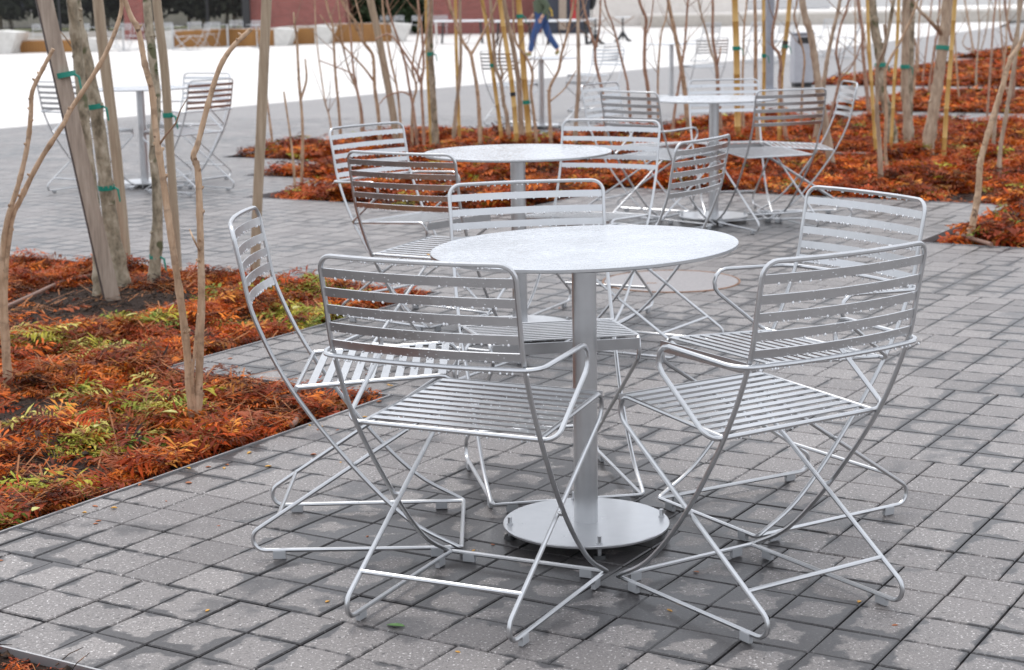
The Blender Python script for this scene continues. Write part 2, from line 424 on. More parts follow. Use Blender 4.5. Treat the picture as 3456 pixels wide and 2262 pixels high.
class MB:
    """collects pieces of one mesh"""
    def __init__(s): s.v, s.f = [], []
    def add(s, verts, faces):
        k = len(s.v)
        s.v += [tuple(q) for q in verts]
        s.f += [tuple(i + k for i in fc) for fc in faces]
        return s
    def box(s, c, d, M=None, bev=0.0):
        x, y, z = d[0] / 2, d[1] / 2, d[2] / 2
        if bev <= 0:
            vs = [Vector((a * x, b_ * y, e * z)) for e in (-1, 1) for a, b_ in ((-1, -1), (1, -1), (1, 1), (-1, 1))]
            fs = [(3, 2, 1, 0), (4, 5, 6, 7), (0, 1, 5, 4), (1, 2, 6, 5), (2, 3, 7, 6), (3, 0, 4, 7)]
        else:
            vs, fs = [], []
            for zz, r in ((-z, bev), (-z + bev, 0), (z - bev, 0), (z, bev)):
                vs += [Vector((a * (x - r), b_ * (y - r), zz)) for a, b_ in ((-1, -1), (1, -1), (1, 1), (-1, 1))]
            fs = [(3, 2, 1, 0), (12, 13, 14, 15)]
            for l in range(3):
                for q in range(4):
                    fs.append((l * 4 + q, l * 4 + (q + 1) % 4, l * 4 + 4 + (q + 1) % 4, l * 4 + 4 + q))
        if M is not None: vs = [M @ q for q in vs]
        s.add([q + Vector(c) for q in vs], fs)
        return s
    def tube(s, pts, r, seg=8, closed=False, caps=True):
        pts = [Vector(p) for p in pts]
        n_ = len(pts)
        rad = r if isinstance(r, (list, tuple)) else [r] * n_
        T = []
        for i in range(n_):
            a = pts[(i - 1) % n_] if (closed or i > 0) else pts[i]
            b_ = pts[(i + 1) % n_] if (closed or i < n_ - 1) else pts[i]
            t = b_ - a
            T.append(t.normalized() if t.length > 1e-9 else Vector((0, 0, 1)))
        u = T[0].orthogonal().normalized()
        vs, fs = [], []
        for i in range(n_):
            if i:
                ax = T[i - 1].cross(T[i])
                if ax.length > 1e-8:
                    u = Matrix.Rotation(T[i - 1].angle(T[i]), 3, ax.normalized()) @ u
            u = (u - T[i] * u.dot(T[i])).normalized()
            w = T[i].cross(u)
            for k in range(seg):
                a = 2 * PI * k / seg
                vs.append(pts[i] + (u * math.cos(a) + w * math.sin(a)) * rad[i])
        shift = 0
        if closed:                                   # match the twist at the seam
            best, d = 0, 1e9
            for q in range(seg):
                e = (vs[q] - vs[(n_ - 1) * seg]).length
                if e < d: best, d = q, e
            shift = best
        for i in range(n_ if closed else n_ - 1):
            j = (i + 1) % n_
            sh = shift if (closed and j == 0) else 0
            for k in range(seg):
                k2 = (k + 1) % seg
                fs.append((i * seg + k, i * seg + k2, j * seg + (k2 + sh) % seg, j * seg + (k + sh) % seg))
        if not closed and caps:
            fs.append(tuple(range(seg - 1, -1, -1)))
            fs.append(tuple((n_ - 1) * seg + k for k in range(seg)))
        s.add(vs, fs)
        return s
    def cyl(s, c, r, h, seg=24, r2=None):
        r2 = r if r2 is None else r2
        vs = [Vector((c[0] + rr_ * math.cos(2 * PI * k / seg), c[1] + rr_ * math.sin(2 * PI * k / seg), zz))
              for zz, rr_ in ((c[2], r), (c[2] + h, r2)) for k in range(seg)]
        fs = [tuple(range(seg - 1, -1, -1)), tuple(range(seg, 2 * seg))]
        fs += [(k, (k + 1) % seg, seg + (k + 1) % seg, seg + k) for k in range(seg)]
        s.add(vs, fs)
        return s
    def lathe(s, prof, seg=32, c=(0, 0, 0)):
        vs = [(c[0] + r * math.cos(2 * PI * k / seg), c[1] + r * math.sin(2 * PI * k / seg), c[2] + z) for r, z in prof for k in range(seg)]
        fs = []
        for i in range(len(prof) - 1):
            for k in range(seg):
                k2 = (k + 1) % seg
                fs.append((i * seg + k, i * seg + k2, (i + 1) * seg + k2, (i + 1) * seg + k))
        fs.append(tuple(range(seg - 1, -1, -1)))
        fs.append(tuple((len(prof) - 1) * seg + k for k in range(seg)))
        s.add(vs, fs)
        return s
    def build(s, name, mat, parent=None, smooth=True):
        me = mesh(name, s.v, s.f, smooth == 'all')
        if smooth is True:
            me.polygons.foreach_set('use_smooth', [True] * len(me.polygons))
            me.set_sharp_from_angle(angle=math.radians(40))
        return link(name, me, mat, parent)
def fillet(P, R, closed, steps=5):
    """round the corners of a polyline; R[i] = radius of corner i (0 keeps the point)"""
    P = [Vector(p) for p in P]
    n_ = len(P)
    out = []
    for i, p in enumerate(P):
        r = R[i]
        if r <= 0 or (not closed and i in (0, n_ - 1)):
            out.append(p)
            continue
        a, b_ = P[(i - 1) % n_] - p, P[(i + 1) % n_] - p
        th = a.angle(b_)
        d = r / math.tan(th / 2)
        d = min(d, a.length * 0.9, b_.length * 0.9)
        r = d * math.tan(th / 2)
        an, bn = a.normalized(), b_.normalized()
        cen = p + (an + bn).normalized() * (r / math.sin(th / 2))
        s0, s1 = p + an * d - cen, p + bn * d - cen
        q = s0.rotation_difference(s1)
        for k in range(steps + 1):
            t = k / steps
            w = Matrix.Rotation(q.angle * t, 3, q.axis) @ s0 if q.angle > 1e-6 else s0
            out.append(cen + w)
    return out
def spline(pts, sub=6):
    """Catmull-Rom through points"""
    P = [np.array(p, float) for p in pts]
    P = [2 * P[0] - P[1]] + P + [2 * P[-1] - P[-2]]
    out = []
    for i in range(1, len(P) - 2):
        for k in range(sub):
            t = k / sub
            a, b_, c_, d_ = P[i - 1], P[i], P[i + 1], P[i + 2]
            out.append(0.5 * ((2 * b_) + (-a + c_) * t + (2 * a - 5 * b_ + 4 * c_ - d_) * t * t + (-a + 3 * b_ - 3 * c_ + d_) * t ** 3))
    out.append(P[-2])
    return out

# ---------------------------------------------------------------- ground lattice
TH = math.radians(59.0)
UV_ = np.array([math.cos(TH), math.sin(TH)])          # rows advance along U
VV_ = np.array([math.sin(TH), -math.cos(TH)])         # pavers of a row follow V
ORG = np.array([-0.4202, 5.8599])
PV, PU = 0.148, 0.158
def lat(i, j, z=0.0):
    q = ORG + VV_ * (i * PV) + UV_ * (j * PU)
    return (q[0], q[1], z)
# planting beds as unions of rectangles (i0, i1, j0, j1) on the lattice
BEDS = {
    'A': [(-60, -7, 0, 12), (-60, 0, -15, 0)],
    'K': [(-60, 7, -20, -15)],
    'B': [(-31, -16, 30, 38), (-38, -16, 38, 46), (-47, 70, 46, 67), (-16, 70, 40, 46), (-32, 70, 67, 86), (3, 70, 28, 40)],
    'D': [(-29, 60, 95, 123)],
    'E': [(-46, 60, 131, 192)],
    'F': [(-53, 60, 203, 234)],
}
J0, J1 = -60, 420
IL, IR = -81, 260
def bed_cuts(j):
    iv = sorted((a, b_) for rs in BEDS.values() for a, b_, c_, d_ in rs if c_ <= j < d_)
    out = []
    for a, b_ in iv:
        if out and a <= out[-1][1]: out[-1][1] = max(out[-1][1], b_)
        else: out.append([a, b_])
    return out
def paved(j, lo=IL, hi=IR):
    res, x = [], lo
    for a, b_ in bed_cuts(j):
        if a > x: res.append((x, min(a, hi)))
        x = max(x, b_)
    if x < hi: res.append((x, hi))
    return [(a, b_) for a, b_ in res if b_ > a]
PAVER_JMAX = 112
def zone(j):
    """interval of i in which row j gets real pavers: the view plus a good step to each side"""
    ii = np.arange(IL, 45)
    P = np.array([lat(i + .5, j + .5) for i in ii])
    q = proj(P)
    ok = (q[:, 0] > -700) & (q[:, 0] < PW + 700) & (q[:, 1] < PH + 700) & (P[:, 1] > 2.4) & (P[:, 1] < 21)
    if not ok.any(): return None
    k = ii[ok]
    return int(k.min()), int(k.max()) + 1

g_ = link('ground', mesh('ground', [(-900, -300, -0.12), (900, -300, -0.12), (900, 1500, -0.12), (-900, 1500, -0.12)], [(0, 1, 2, 3)]), 'ground')
tag(g_, kind='structure')
# white plaza stone
pl = [lat(IL, -60, -0.004), lat(IL, 200, -0.004), lat(-110, 424, -0.004), lat(-230, 900, -0.004), lat(-1500, 900, -0.004), lat(-1500, -60, -0.004)]
o = link('plaza', mesh('plaza', pl, [(0, 1, 2, 3, 4, 5)]), 'plaza_stone')
tag(o, kind='structure')
pl = [lat(-110, 424, -0.03), lat(IL, 200, -0.03), lat(260, 200, -0.03), lat(260, 900, -0.03), lat(-230, 900, -0.03)]
# paving: bedding under the laid pavers, flat paved sheet beyond them
bed_mb, sheet_mb = MB(), MB()
rows = {}
for j in range(J0, 424):
    z = zone(j) if -26 <= j <= PAVER_JMAX else None
    rows[j] = z
    for a, b_ in paved(j):
        parts = [(a, b_, None)]
        if z:
            lo, hi = max(a, z[0]), min(b_, z[1])
            parts = []
            if hi > lo:
                if lo > a: parts.append((a, lo, 0))
                parts.append((lo, hi, 1))
                if hi < b_: parts.append((hi, b_, 0))
            else: parts = [(a, b_, 0)]
        for x0, x1, near in parts:
            zz = -0.011 if near == 1 else -0.001
            (bed_mb if near == 1 else sheet_mb).add([lat(x0, j, zz), lat(x1, j, zz), lat(x1, j + 1, zz), lat(x0, j + 1, zz)], [(0, 1, 2, 3)])
sheet_mb.add([lat(IL, 200, -.001), lat(IL, 424, -.001), lat(-110, 424, -.001)], [(0, 1, 2)])
pavement = bed_mb.build('pavement', 'joint_sand', None, False)
tag(pavement, kind='structure')
o = sheet_mb.build('path', 'paver_sheet', None, False)
tag(o, kind='structure')

# pavers -----------------------------------------------------------------------------------
def paver_mesh(w, l, seed, bev=True):
    r = random.Random(seed)
    g = 0.0021
    x, y = w / 2 - g, l / 2 - g
    j_ = lambda: r.uniform(-0.0011, 0.0011)
    top = [(-x + j_(), -y + j_()), (x + j_(), -y + j_()), (x + j_(), y + j_()), (-x + j_(), y + j_())]
    vs, fs, uv = [], [], []
    if bev:
        h = 0.0028
        vs = [(a * (1 - 2 * h / w), b_ * (1 - 2 * h / l), 0) for a, b_ in top] + [(a, b_, -h) for a, b_ in top] + [(a, b_, -0.05) for a, b_ in top]
        fs = [(0, 1, 2, 3)] + [(4 + k, 4 + (k + 1) % 4, (k + 1) % 4, k) for k in range(4)] + [(8 + k, 8 + (k + 1) % 4, 4 + (k + 1) % 4, 4 + k) for k in range(4)]
    else:
        vs = [(a, b_, 0) for a, b_ in top] + [(a, b_, -0.05) for a, b_ in top]
        fs = [(0, 1, 2, 3)] + [(4 + k, 4 + (k + 1) % 4, (k + 1) % 4, k) for k in range(4)]
    uvs = [(q[0] / w + .5, q[1] / l + .5) for q in vs]
    return vs, fs, uvs
def finish_uv(me, uvs, tones=None):
    l = me.uv_layers.new(name='UVMap')
    li = np.empty(len(me.loops), dtype=np.int32)
    me.loops.foreach_get('vertex_index', li)
    l.data.foreach_set('uv', np.asarray(uvs, dtype=np.float32)[li].ravel())
    at2 = me.attributes.new('tone', 'FLOAT', 'POINT')
    at2.data.foreach_set('value', np.asarray(tones if tones is not None else [.5] * len(uvs), dtype=np.float32))
VARS = []
for k in range(9):
    vs, fs, uvs = paver_mesh(PV, PU, 100 + k)
    me = mesh('paver', vs, fs)
    finish_uv(me, uvs, [k / 8] * len(uvs))
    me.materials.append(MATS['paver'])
    VARS.append(me)
cells = []
for j, z in rows.items():
    if not z: continue
    sh = 0.5 if (j // 6) % 2 == 0 else 0.0
    for a, b_ in paved(j, max(IL, z[0]), z[1]):
        x = a
        nxt = math.floor(a - sh) + 1 + sh
        while x < b_ - 1e-6:
            e = min(nxt, b_)
            if e - x > 0.15: cells.append((x, e, j))
            x, nxt = e, e + 1 if e == nxt else nxt
cc_ = np.array([lat((a + b_) / 2, j + .5) for a, b_, j in cells])
pr = proj(cc_)
inside = (pr[:, 0] > -30) & (pr[:, 0] < PW + 30) & (pr[:, 1] > 0) & (pr[:, 1] < PH + 30)
order = np.argsort(np.where(inside, cc_[:, 1], 1e3))
singles = set(int(k) for k in order[:300])
rotz = math.atan2(VV_[1], VV_[0])
acc_v, acc_f, acc_uv, acc_t = [], [], [], []
Rm = np.array([[math.cos(rotz), -math.sin(rotz)], [math.sin(rotz), math.cos(rotz)]])
base_near = [paver_mesh(1, 1, 200 + k)[:1] for k in range(1)]
for k, (a, b_, j) in enumerate(cells):
    w = (b_ - a) * PV
    c0 = cc_[k]
    fl_ = 1.0 if c0[1] < 4.5 else .3
    dz, tx, ty = random.uniform(-0.0016, 0.0008) * fl_, random.uniform(-.006, .006) * fl_, random.uniform(-.006, .006) * fl_
    if k in singles:
        me = VARS[min(8, max(0, int(random.gauss(4.5, 2.2))))]
        o = link('paver', me, None, pavement)
        o.location = (c0[0], c0[1], dz)
        o.rotation_euler = (tx, ty, rotz + random.uniform(-.006, .006) + (PI if random.random() < .5 else 0))
        if b_ - a < 0.99: o.scale = ((b_ - a), 1, 1)
    else:
        vs, fs, uvs = paver_mesh(w, PU, 300 + k, c0[1] < 9)
        n0 = len(acc_v)
        cs_, sn_ = math.cos(rotz), math.sin(rotz)
        for q in vs:
            acc_v.append((c0[0] + q[0] * cs_ - q[1] * sn_, c0[1] + q[0] * sn_ + q[1] * cs_, q[2] + dz + q[0] * ty * -1 + q[1] * tx))
        acc_f += [tuple(i + n0 for i in fc) for fc in fs]
        acc_uv += uvs
        acc_t += [min(1, max(0, random.gauss(.5, .25)))] * len(uvs)
me = mesh('paver_field', acc_v, acc_f)
finish_uv(me, acc_uv, acc_t)
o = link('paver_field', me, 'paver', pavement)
tag(o, kind='stuff')

# soil and steel edging of the beds --------------------------------------------------------
def in_bed(key, i, j):
    return any(a <= i < b_ and c_ <= j < d_ for a, b_, c_, d_ in BEDS[key])
def hnoise(x, y):
    return (math.sin(x * 2.3 + 1.1) * math.cos(y * 1.9 - .4) + .6 * math.sin(x * 5.1 + y * 4.3) + .4 * math.cos(x * 9.7 - y * 8.1)) / 2
BED_OBJ = {}
def soil_z(key, i, j):
    e = 0
    for d in (1, 2, 3):
        if all(in_bed(key, i + a, j + b_) for a in (-d, d) for b_ in (-d, d)): e = d
    x, y, _ = lat(i, j)
    return (-0.016 if key == 'K' else -0.032) + e * 0.009 + (0.012 * hnoise(x, y) if e else 0)
for key, rects in BEDS.items():
    step = 1 if key in 'AK' else (2 if key == 'B' else 4)
    vid, vs, fs = {}, [], []
    def V(i, j):
        if (i, j) not in vid:
            vid[(i, j)] = len(vs)
            vs.append(lat(i, j, soil_z(key, i, j) if key in 'AKB' else 0.004))
        return vid[(i, j)]
    for a, b_, c_, d_ in rects:
        i = a
        while i < b_:
            i2 = min(i + step, b_)
            j = c_
            while j < d_:
                j2 = min(j + step, d_)
                fs.append((V(i, j), V(i2, j), V(i2, j2), V(i, j2)))
                j = j2
            i = i2
    o = link('planting_bed', mesh('planting_bed', vs, fs, True), 'soil')
    tag(o, kind='structure')
    BED_OBJ[key] = o
def edge_bar(key, p, q):
    a, b_ = Vector(lat(*p)), Vector(lat(*q))
    d = b_ - a
    M = Matrix.Rotation(math.atan2(d.y, d.x), 3, 'Z')
    mb = MB().box((a + b_) / 2 + Vector((0, 0, -0.024)), (d.length - .004, 0.006, 0.056), M)
    mb.build('edging', 'edging_steel', BED_OBJ[key], False)
g_e = 0.03
for key, p, q in [('A', (-g_e, -15), (-g_e, 0)), ('A', (-7, -g_e), (0, -g_e)), ('A', (-7 - g_e, 0), (-7 - g_e, 12)), ('A', (-60, 12 - g_e), (-7, 12 - g_e)),
                  ('K', (-60, -15 - g_e), (7, -15 - g_e)), ('B', (-31, 30 + g_e), (-16, 30 + g_e)), ('B', (-31 + g_e, 30), (-31 + g_e, 38)),
                  ('B', (-38, 38 + g_e), (-31, 38 + g_e)), ('B', (-38 + g_e, 38), (-38 + g_e, 46)), ('B', (-47, 46 + g_e), (-38, 46 + g_e)),
                  ('B', (-16 - g_e, 30), (-16 - g_e, 40)), ('B', (-16, 40 + g_e), (3, 40 + g_e)), ('B', (3 + g_e, 28), (3 + g_e, 40)), ('B', (3, 28 + g_e), (40, 28 + g_e))]:
    edge_bar(key, p, q)

# ---------------------------------------------------------------- chairs
G = dict(wt=0.2275, yt=-0.1456, zt=0.8262, ws=0.2233, ys=-0.0211, zs=0.4355, wc=0.2136, yc=0.1174, zc=0.2398, wf=0.2095, yf=0.3794,
         wg=0.1980, yg=0.4705, zg=0.4646, wr=0.1957, yr=-0.2048, tc=0.2014, wa=0.2593, ya=-0.1115, za=0.6060, wb=0.2568, yb=0.2355, zb=0.6211)
RZ, RR = 0.022, 0.0056
BOW = -0.026
def upright(s, sub=6):
    pts = [(s * G['wt'], G['yt'], G['zt']), (s * 0.2262, -0.1255, 0.72), (s * 0.2253, -0.1004, G['za']), (s * G['ws'], G['ys'], G['zs']),
           (s * G['wc'], G['yc'], G['zc']), (s * 0.2112, 0.252, 0.098), (s * G['wf'], G['yf'], RZ)]
    return [Vector(p) for p in spline(pts, sub)]
UPR = upright(1, 10)
def up_at(z):
    for a, b_ in zip(UPR, UPR[1:]):
        if b_.z <= z <= a.z:
            t = (z - a.z) / (b_.z - a.z)
            q = a.lerp(b_, t)
            return q, (a - b_).normalized()
    return UPR[0], (UPR[0] - UPR[1]).normalized()
def bow(x, w): return BOW * (1 - (x / w) ** 2)
SLAT_Z = [0.7890, 0.7465, 0.7085, 0.6690, 0.6310]
def drop_mesh(mb, p, r, zs=1.15):
    t = (1 + 5 ** .5) / 2
    vs = [(-1, t, 0), (1, t, 0), (-1, -t, 0), (1, -t, 0), (0, -1, t), (0, 1, t), (0, -1, -t), (0, 1, -t), (t, 0, -1), (t, 0, 1), (-t, 0, -1), (-t, 0, 1)]
    s_ = r / math.sqrt(1 + t * t)
    fs = [(0, 11, 5), (0, 5, 1), (0, 1, 7), (0, 7, 10), (0, 10, 11), (1, 5, 9), (5, 11, 4), (11, 10, 2), (10, 7, 6), (7, 1, 8), (3, 9, 4), (3, 4, 2), (3, 2, 6), (3, 6, 8), (3, 8, 9), (4, 9, 5), (2, 4, 11), (6, 2, 10), (8, 6, 7), (9, 8, 1)]
    mb.add([(p[0] + a * s_, p[1] + b_ * s_, p[2] + c_ * s_ * zs) for a, b_, c_ in vs], fs)
def make_chair(arms, drops, seed):
    rnd = random.Random(seed)
    seg = 8
    root = empty('slat_chair')
    kids = {}
    # closed hoop: top rail, uprights sweeping forward to the front floor bar
    path, R = [], []
    top = [Vector((x, G['yt'] + bow(x, G['wt']), G['zt'])) for x in np.linspace(-G['wt'], G['wt'], 11)]
    for k, p in enumerate(top): path.append(p); R.append(0.034 if k in (0, 10) else 0)
    # keep the neighbours of the rounded corner far enough away for the fillet
    path = [path[0]] + path[2:9] + [path[10]]; R = [0.034] + [0] * 7 + [0.034]
    for p in upright(1)[4:-1]: path.append(p); R.append(0)
    path.append(Vector((G['wf'], G['yf'], RZ))); R.append(0.012)
    path.append(Vector((-G['wf'], G['yf'], RZ))); R.append(0.012)
    for p in list(reversed(upright(-1)))[1:-4]: path.append(p); R.append(0)
    bf = MB().tube(fillet(path, R, True), RR, seg, True).build('back_frame', 'silver', root)
    yb = G['ys'] + 2 * RR
    if arms:
        P, R = [], []
        for x in np.linspace(-G['wa'], G['wa'], 9): P.append((x, G['ya'] + bow(x, G['wa']), G['za'])); R.append(0.05 if abs(x) > .25 else 0)
        P = [P[0]] + P[2:7] + [P[8]]; R = [0.05] + [0] * 5 + [0.05]
        P += [(G['wb'], G['yb'], G['zb']), (G['wa'] * .98, yb, G['zs']), (-G['wa'] * .98, yb, G['zs']), (-G['wb'], G['yb'], G['zb'])]
        R += [0.036, 0.032, 0.032, 0.036]
        MB().tube(fillet(P, R, True), RR, seg, True).build('arm_loop', 'silver', root)
    else:
        MB().tube([(-G['ws'], yb, G['zs']), (G['ws'], yb, G['zs'])], RR, seg).build('seat_rear_bar', 'silver', root)
    rfz = Vector((0, G['yr'], RZ))
    for s in (-1, 1):
        P = [(s * (G['ws'] - .010), yb, G['zs']), (s * G['wg'], G['yg'], G['zg']), (s * G['wr'], G['yr'], RZ), (s * (G['wf'] - .006), G['yf'], RZ)]
        mb = MB().tube(fillet(P, [0, 0.036, 0.030, 0], False, 7), RR, seg)
        # weld where the leg passes the upright
        q, _ = up_at(0.236)
        mb.tube([(s * (q.x - .002), q.y, q.z), (s * .197, q.y, q.z)], 0.006, 6)
        kids[s] = mb.build('leg', 'silver', root)
    a, b_ = Vector((G['wr'], G['yr'], RZ)), Vector((G['wg'], G['yg'], G['zg']))
    q = a.lerp(b_, G['tc'])
    MB().tube([(-q.x, q.y, q.z), (q.x, q.y, q.z)], RR, seg).build('cross_bar', 'silver', root)
    dm = MB()
    for z in SLAT_Z:
        q, t = up_at(z)
        t = Vector((0, t.y, t.z)).normalized()
        nrm = Vector((0, t.z, -t.y))                  # towards the front
        w = q.x - 0.001
        vs, fs = [], []
        K = 11
        for k, x in enumerate(np.linspace(-w, w, K)):
            c0 = Vector((x, q.y + bow(x, w), z))
            for du, dn in ((-.0098, -.0017), (.0098, -.0017), (.0098, .0017), (-.0098, .0017)):
                vs.append(c0 + t * du + nrm * dn)
        for k in range(K - 1):
            for e in range(4):
                fs.append((k * 4 + e, k * 4 + (e + 1) % 4, k * 4 + 4 + (e + 1) % 4, k * 4 + 4 + e))
        fs += [(3, 2, 1, 0), tuple((K - 1) * 4 + e for e in range(4))]
        MB().add(vs, fs).build('back_slat', 'silver_plain', bf, False)
        if drops:
            x = -w + .01
            while x < w - .01:
                x += abs(rnd.gauss(.013, .009)) + .004
                if rnd.random() < .22: x += rnd.uniform(.01, .05)
                if x > w - .01: break
                p = Vector((x, q.y + bow(x, w), z)) - t * .0108
                drop_mesh(dm, p, rnd.uniform(.0025, .0040))
                if rnd.random() < .35: drop_mesh(dm, Vector((x, q.y + bow(x, w), z)) + t * .0102, rnd.uniform(.001, .0018), .6)
            for _ in range(34):
                x = rnd.uniform(-w, w)
                sd = -1 if rnd.random() < .7 else 1
                p = Vector((x, q.y + bow(x, w), z)) + t * rnd.uniform(-.009, .009) + nrm * (.0017 * sd)
                drop_mesh(dm, p, rnd.uniform(.0008, .0015), .8)
    if drops:
        for (y_, z_, w) in ((G['yt'], G['zt'], G['wt'] - .04),) + (((G['ya'], G['za'], .24),) if arms else ()) + ((yb, G['zs'], .2),):
            x = -w
            while x < w:
                x += abs(rnd.gauss(.016, .014)) + .004
                drop_mesh(dm, (x, y_ + (bow(x, w + .04) if z_ > .5 else 0), z_ - RR - .001), rnd.uniform(.0022, .0036))
            for _ in range(40):
                x = rnd.uniform(-w, w); a_ = rnd.uniform(.4, 2.7)
                drop_mesh(dm, (x, y_ + (bow(x, w + .04) if z_ > .5 else 0) + math.cos(a_) * RR, z_ + math.sin(a_) * RR), rnd.uniform(.0006, .0011), .8)
    # seat slats on the side rods
    A, B = Vector((0, yb, G['zs'])), Vector((0, G['yg'], G['zg']))
    L = (B - A).length
    t = (B - A).normalized()
    up = Vector((0, -t.z, t.y))
    ns = 10
    for k in range(ns):
        u = 0.036 + k * 0.0352
        hw = (G['ws'] - .010) + (G['wg'] - G['ws'] + .010) * (u / L) - .001
        c0 = A + t * u + up * .002
        vs = [c0 + Vector((sx * hw, 0, 0)) + t * dt + up * dn for sx in (-1, 1) for dt, dn in ((-.0097, -.0016), (.0097, -.0016), (.0097, .0016), (-.0097, .0016))]
        fs = [(0, 1, 5, 4), (1, 2, 6, 5), (2, 3, 7, 6), (3, 0, 4, 7), (3, 2, 1, 0), (4, 5, 6, 7)]
        MB().add(vs, fs).build('seat_slat', 'silver_plain', root, False)
        if drops:
            for _ in range(26):
                drop_mesh(dm, c0 + Vector((rnd.uniform(-hw, hw), 0, 0)) + t * rnd.uniform(-.009, .009) + up * .0016, rnd.uniform(.0008, .0018), .5)
            for _ in range(7):
                drop_mesh(dm, c0 + Vector((rnd.uniform(-hw, hw), 0, 0)) + t * rnd.choice((-.0105, .0105)) - up * .0022, rnd.uniform(.0012, .002))
    c0 = A + t * 0.388 - up * .017
    MB().box(c0, (2 * (G['wg'] + .001), .0034, .030), Matrix.Rotation(-.06, 3, 'X')).build('seat_apron', 'silver_plain', root, False)
    # glides
    for s in (-1, 1):
        fx = G['wf'] - .006
        for x, y, ang in ((s * (G['wr'] + .003), G['yr'] + .135, 0), (s * fx, G['yf'] - .06, 0), (s * (G['wf'] - .055), G['yf'], PI / 2)):
            MB().box((x, y, .0115), (.011, .031, .022), Matrix.Rotation(ang, 3, 'Z'), .0015).build('glide', 'glide', bf if ang else kids[s], False)
    if drops:
        o = dm.build('raindrops', 'water_drop', root, 'all')
        tag(o, kind='stuff')
    return root
PROTO = {}
def chair(key, x, y, r, label, group=None, arms=True, drops=True):
    k = (arms, drops)
    if k not in PROTO:
        PROTO[k] = o = make_chair(arms, drops, 11 + 2 * arms + drops)
    else: o = copy_tree(PROTO[k])
    o.location = (x, y, 0)
    o.rotation_euler = (0, 0, r)
    for q in ('group',):
        if q in o: del o[q]
    tag(o, label, 'chair', group)
    return o
chair('C1', -0.1357, 3.6162, -0.4423, 'back-turned silver armchair between the side-on armless chair and another back-turned armchair')
chair('C4', 0.6150, 3.6283, 0.5733, 'silver armchair with its back turned, in front of one showing bright front slats')
chair('C2', -0.5150, 4.2716, -1.5609, 'armless silver chair seen side-on at the corner of the fern bed', None, False)
chair('C3', 0.0756, 4.8395, 3.3244, 'armless silver chair tucked behind the table with its bolted base plate in view', None, False)
chair('C5', 0.8201, 4.4887, 2.1096, 'silver armchair showing bright front slats, behind a back-turned armchair')
chair('C6', -0.5030, 7.4038, -2.2606, 'silver armchair behind the middle table, beside an armless chair and the stepped bed corners')
chair('C7', -0.3095, 6.1915, -0.5373, 'back-turned armless silver chair at the middle table, near the fern bed tip', None, False)
chair('C8', 0.3856, 7.4147, 2.7060, 'silver chair with bright front slats behind the middle table, rust-coloured bed behind it', None, False)
chair('C9', 0.6086, 6.5395, 1.0046, 'armless silver chair with dark back slats beside the round pavement cover', None, False)
chair('C10', 1.4007, 11.0539, 3.2174, 'armless silver chair facing out behind the table in front of the lamp post', None, False, False)
chair('C11', 1.5643, 10.0194, 0.3625, 'back-turned armless silver chair at the table in front of the lamp post', None, False, False)
chair('C12', 1.9377, 10.592, 1.5828, 'silver chair standing side-on against the rust-coloured bed, narrow ladder of slats showing', None, False, False)
chair('C13', 0.7992, 10.0419, -0.8347, 'silver armchair with its back turned, behind the bright front-facing chair of the middle table', None, True, False)
chair('C14', 0.701, 10.87, -2.163, 'silver chair half hidden behind a back-turned armchair near the slender stems', None, False, False)
chair('C15', -3.185, 12.75, -0.585, 'silver armchair mostly hidden by the leaning square timber stake and its trunk', None, True, False)
chair('C16', -2.2586, 12.6266, 0.97, 'silver armchair with its back turned at the table behind the staked trunks', None, True, False)
chair('C17', -2.45, 13.66, 2.653, 'pale silver armchair directly behind another armchair, beyond the staked trunks', None, True, False)
chair('T5a', -0.028, 19.0, -0.519, 'silver chair by the bamboo stakes at the edge of the white plaza', None, False, False)
chair('T5b', 1.157, 21.3, 1.08, 'silver chair at the plaza edge beside the forked tan stems', None, False, False)
chair('T6a', 2.70, 23.4, 0.30, 'silver chair with bright seat between the lamp post and a leaning trunk', None, False, False)
chair('T5c', 1.05, 19.6, 2.4, 'silver chair with crossed legs on grey paving behind the bright front-facing chair', None, False, False)

# ---------------------------------------------------------------- tables
def make_table(detail=True):
    root = empty('round_table')
    r, h = 0.381, 0.7466
    mb = MB().lathe([(0.0001, h - .010), (r - .002, h - .010), (r, h - .008), (r, h - .0015), (r - .0015, h), (0.0001, h)], 72)
    o = mb.build('table_top', 'wet_top', root)
    o.data.materials.append(MATS['silver_plain'])
    for pg in o.data.polygons:
        if pg.normal.z < .5: pg.material_index = 1
    MB().cyl((0, 0, .036), .0305, h - .052, 28).build('column', 'silver_plain', root)
    MB().lathe([(.0001, h - .018), (.13, h - .018), (.13, h - .0101), (.0001, h - .0101)], 28).build('mounting_plate', 'silver_plain', root)
    MB().lathe([(.0001, .028), (.2105, .028), (.2125, .030), (.2125, .0345), (.2105, .0365), (.0001, .0365)], 48).build('base_plate', 'silver_plain', root)
    for k in range(4):
        a = PI / 2 * k + .12
        x, y = .196 * math.cos(a), .196 * math.sin(a)
        mb = MB().cyl((x, y, .008), .0055, .049, 10)
        mb.cyl((x, y, .0366), .008, .004, 6)
        lf = mb.build('levelling_foot', 'silver_plain', root)
        MB().cyl((x, y, .0), .017, .009, 14, .014).build('foot_pad', 'tie_black', lf)
    return root
TP = None
def table(x, y, label, tilt=None, rz=0):
    global TP
    if TP is None: TP = o = make_table()
    else: o = copy_tree(TP)
    o.location = (x, y, 0); o.rotation_euler = (0, 0, rz)
    tag(o, label, 'table')
    if tilt is not None:
        for ch in o.children:
            if ch.name.split('.')[0] in ('table_top', 'mounting_plate'):
                ch.matrix_local = Matrix.Translation((0, 0, .7366)) @ Matrix.Rotation(tilt, 4, 'Y') @ Matrix.Translation((0, 0, -.7366))
    return o
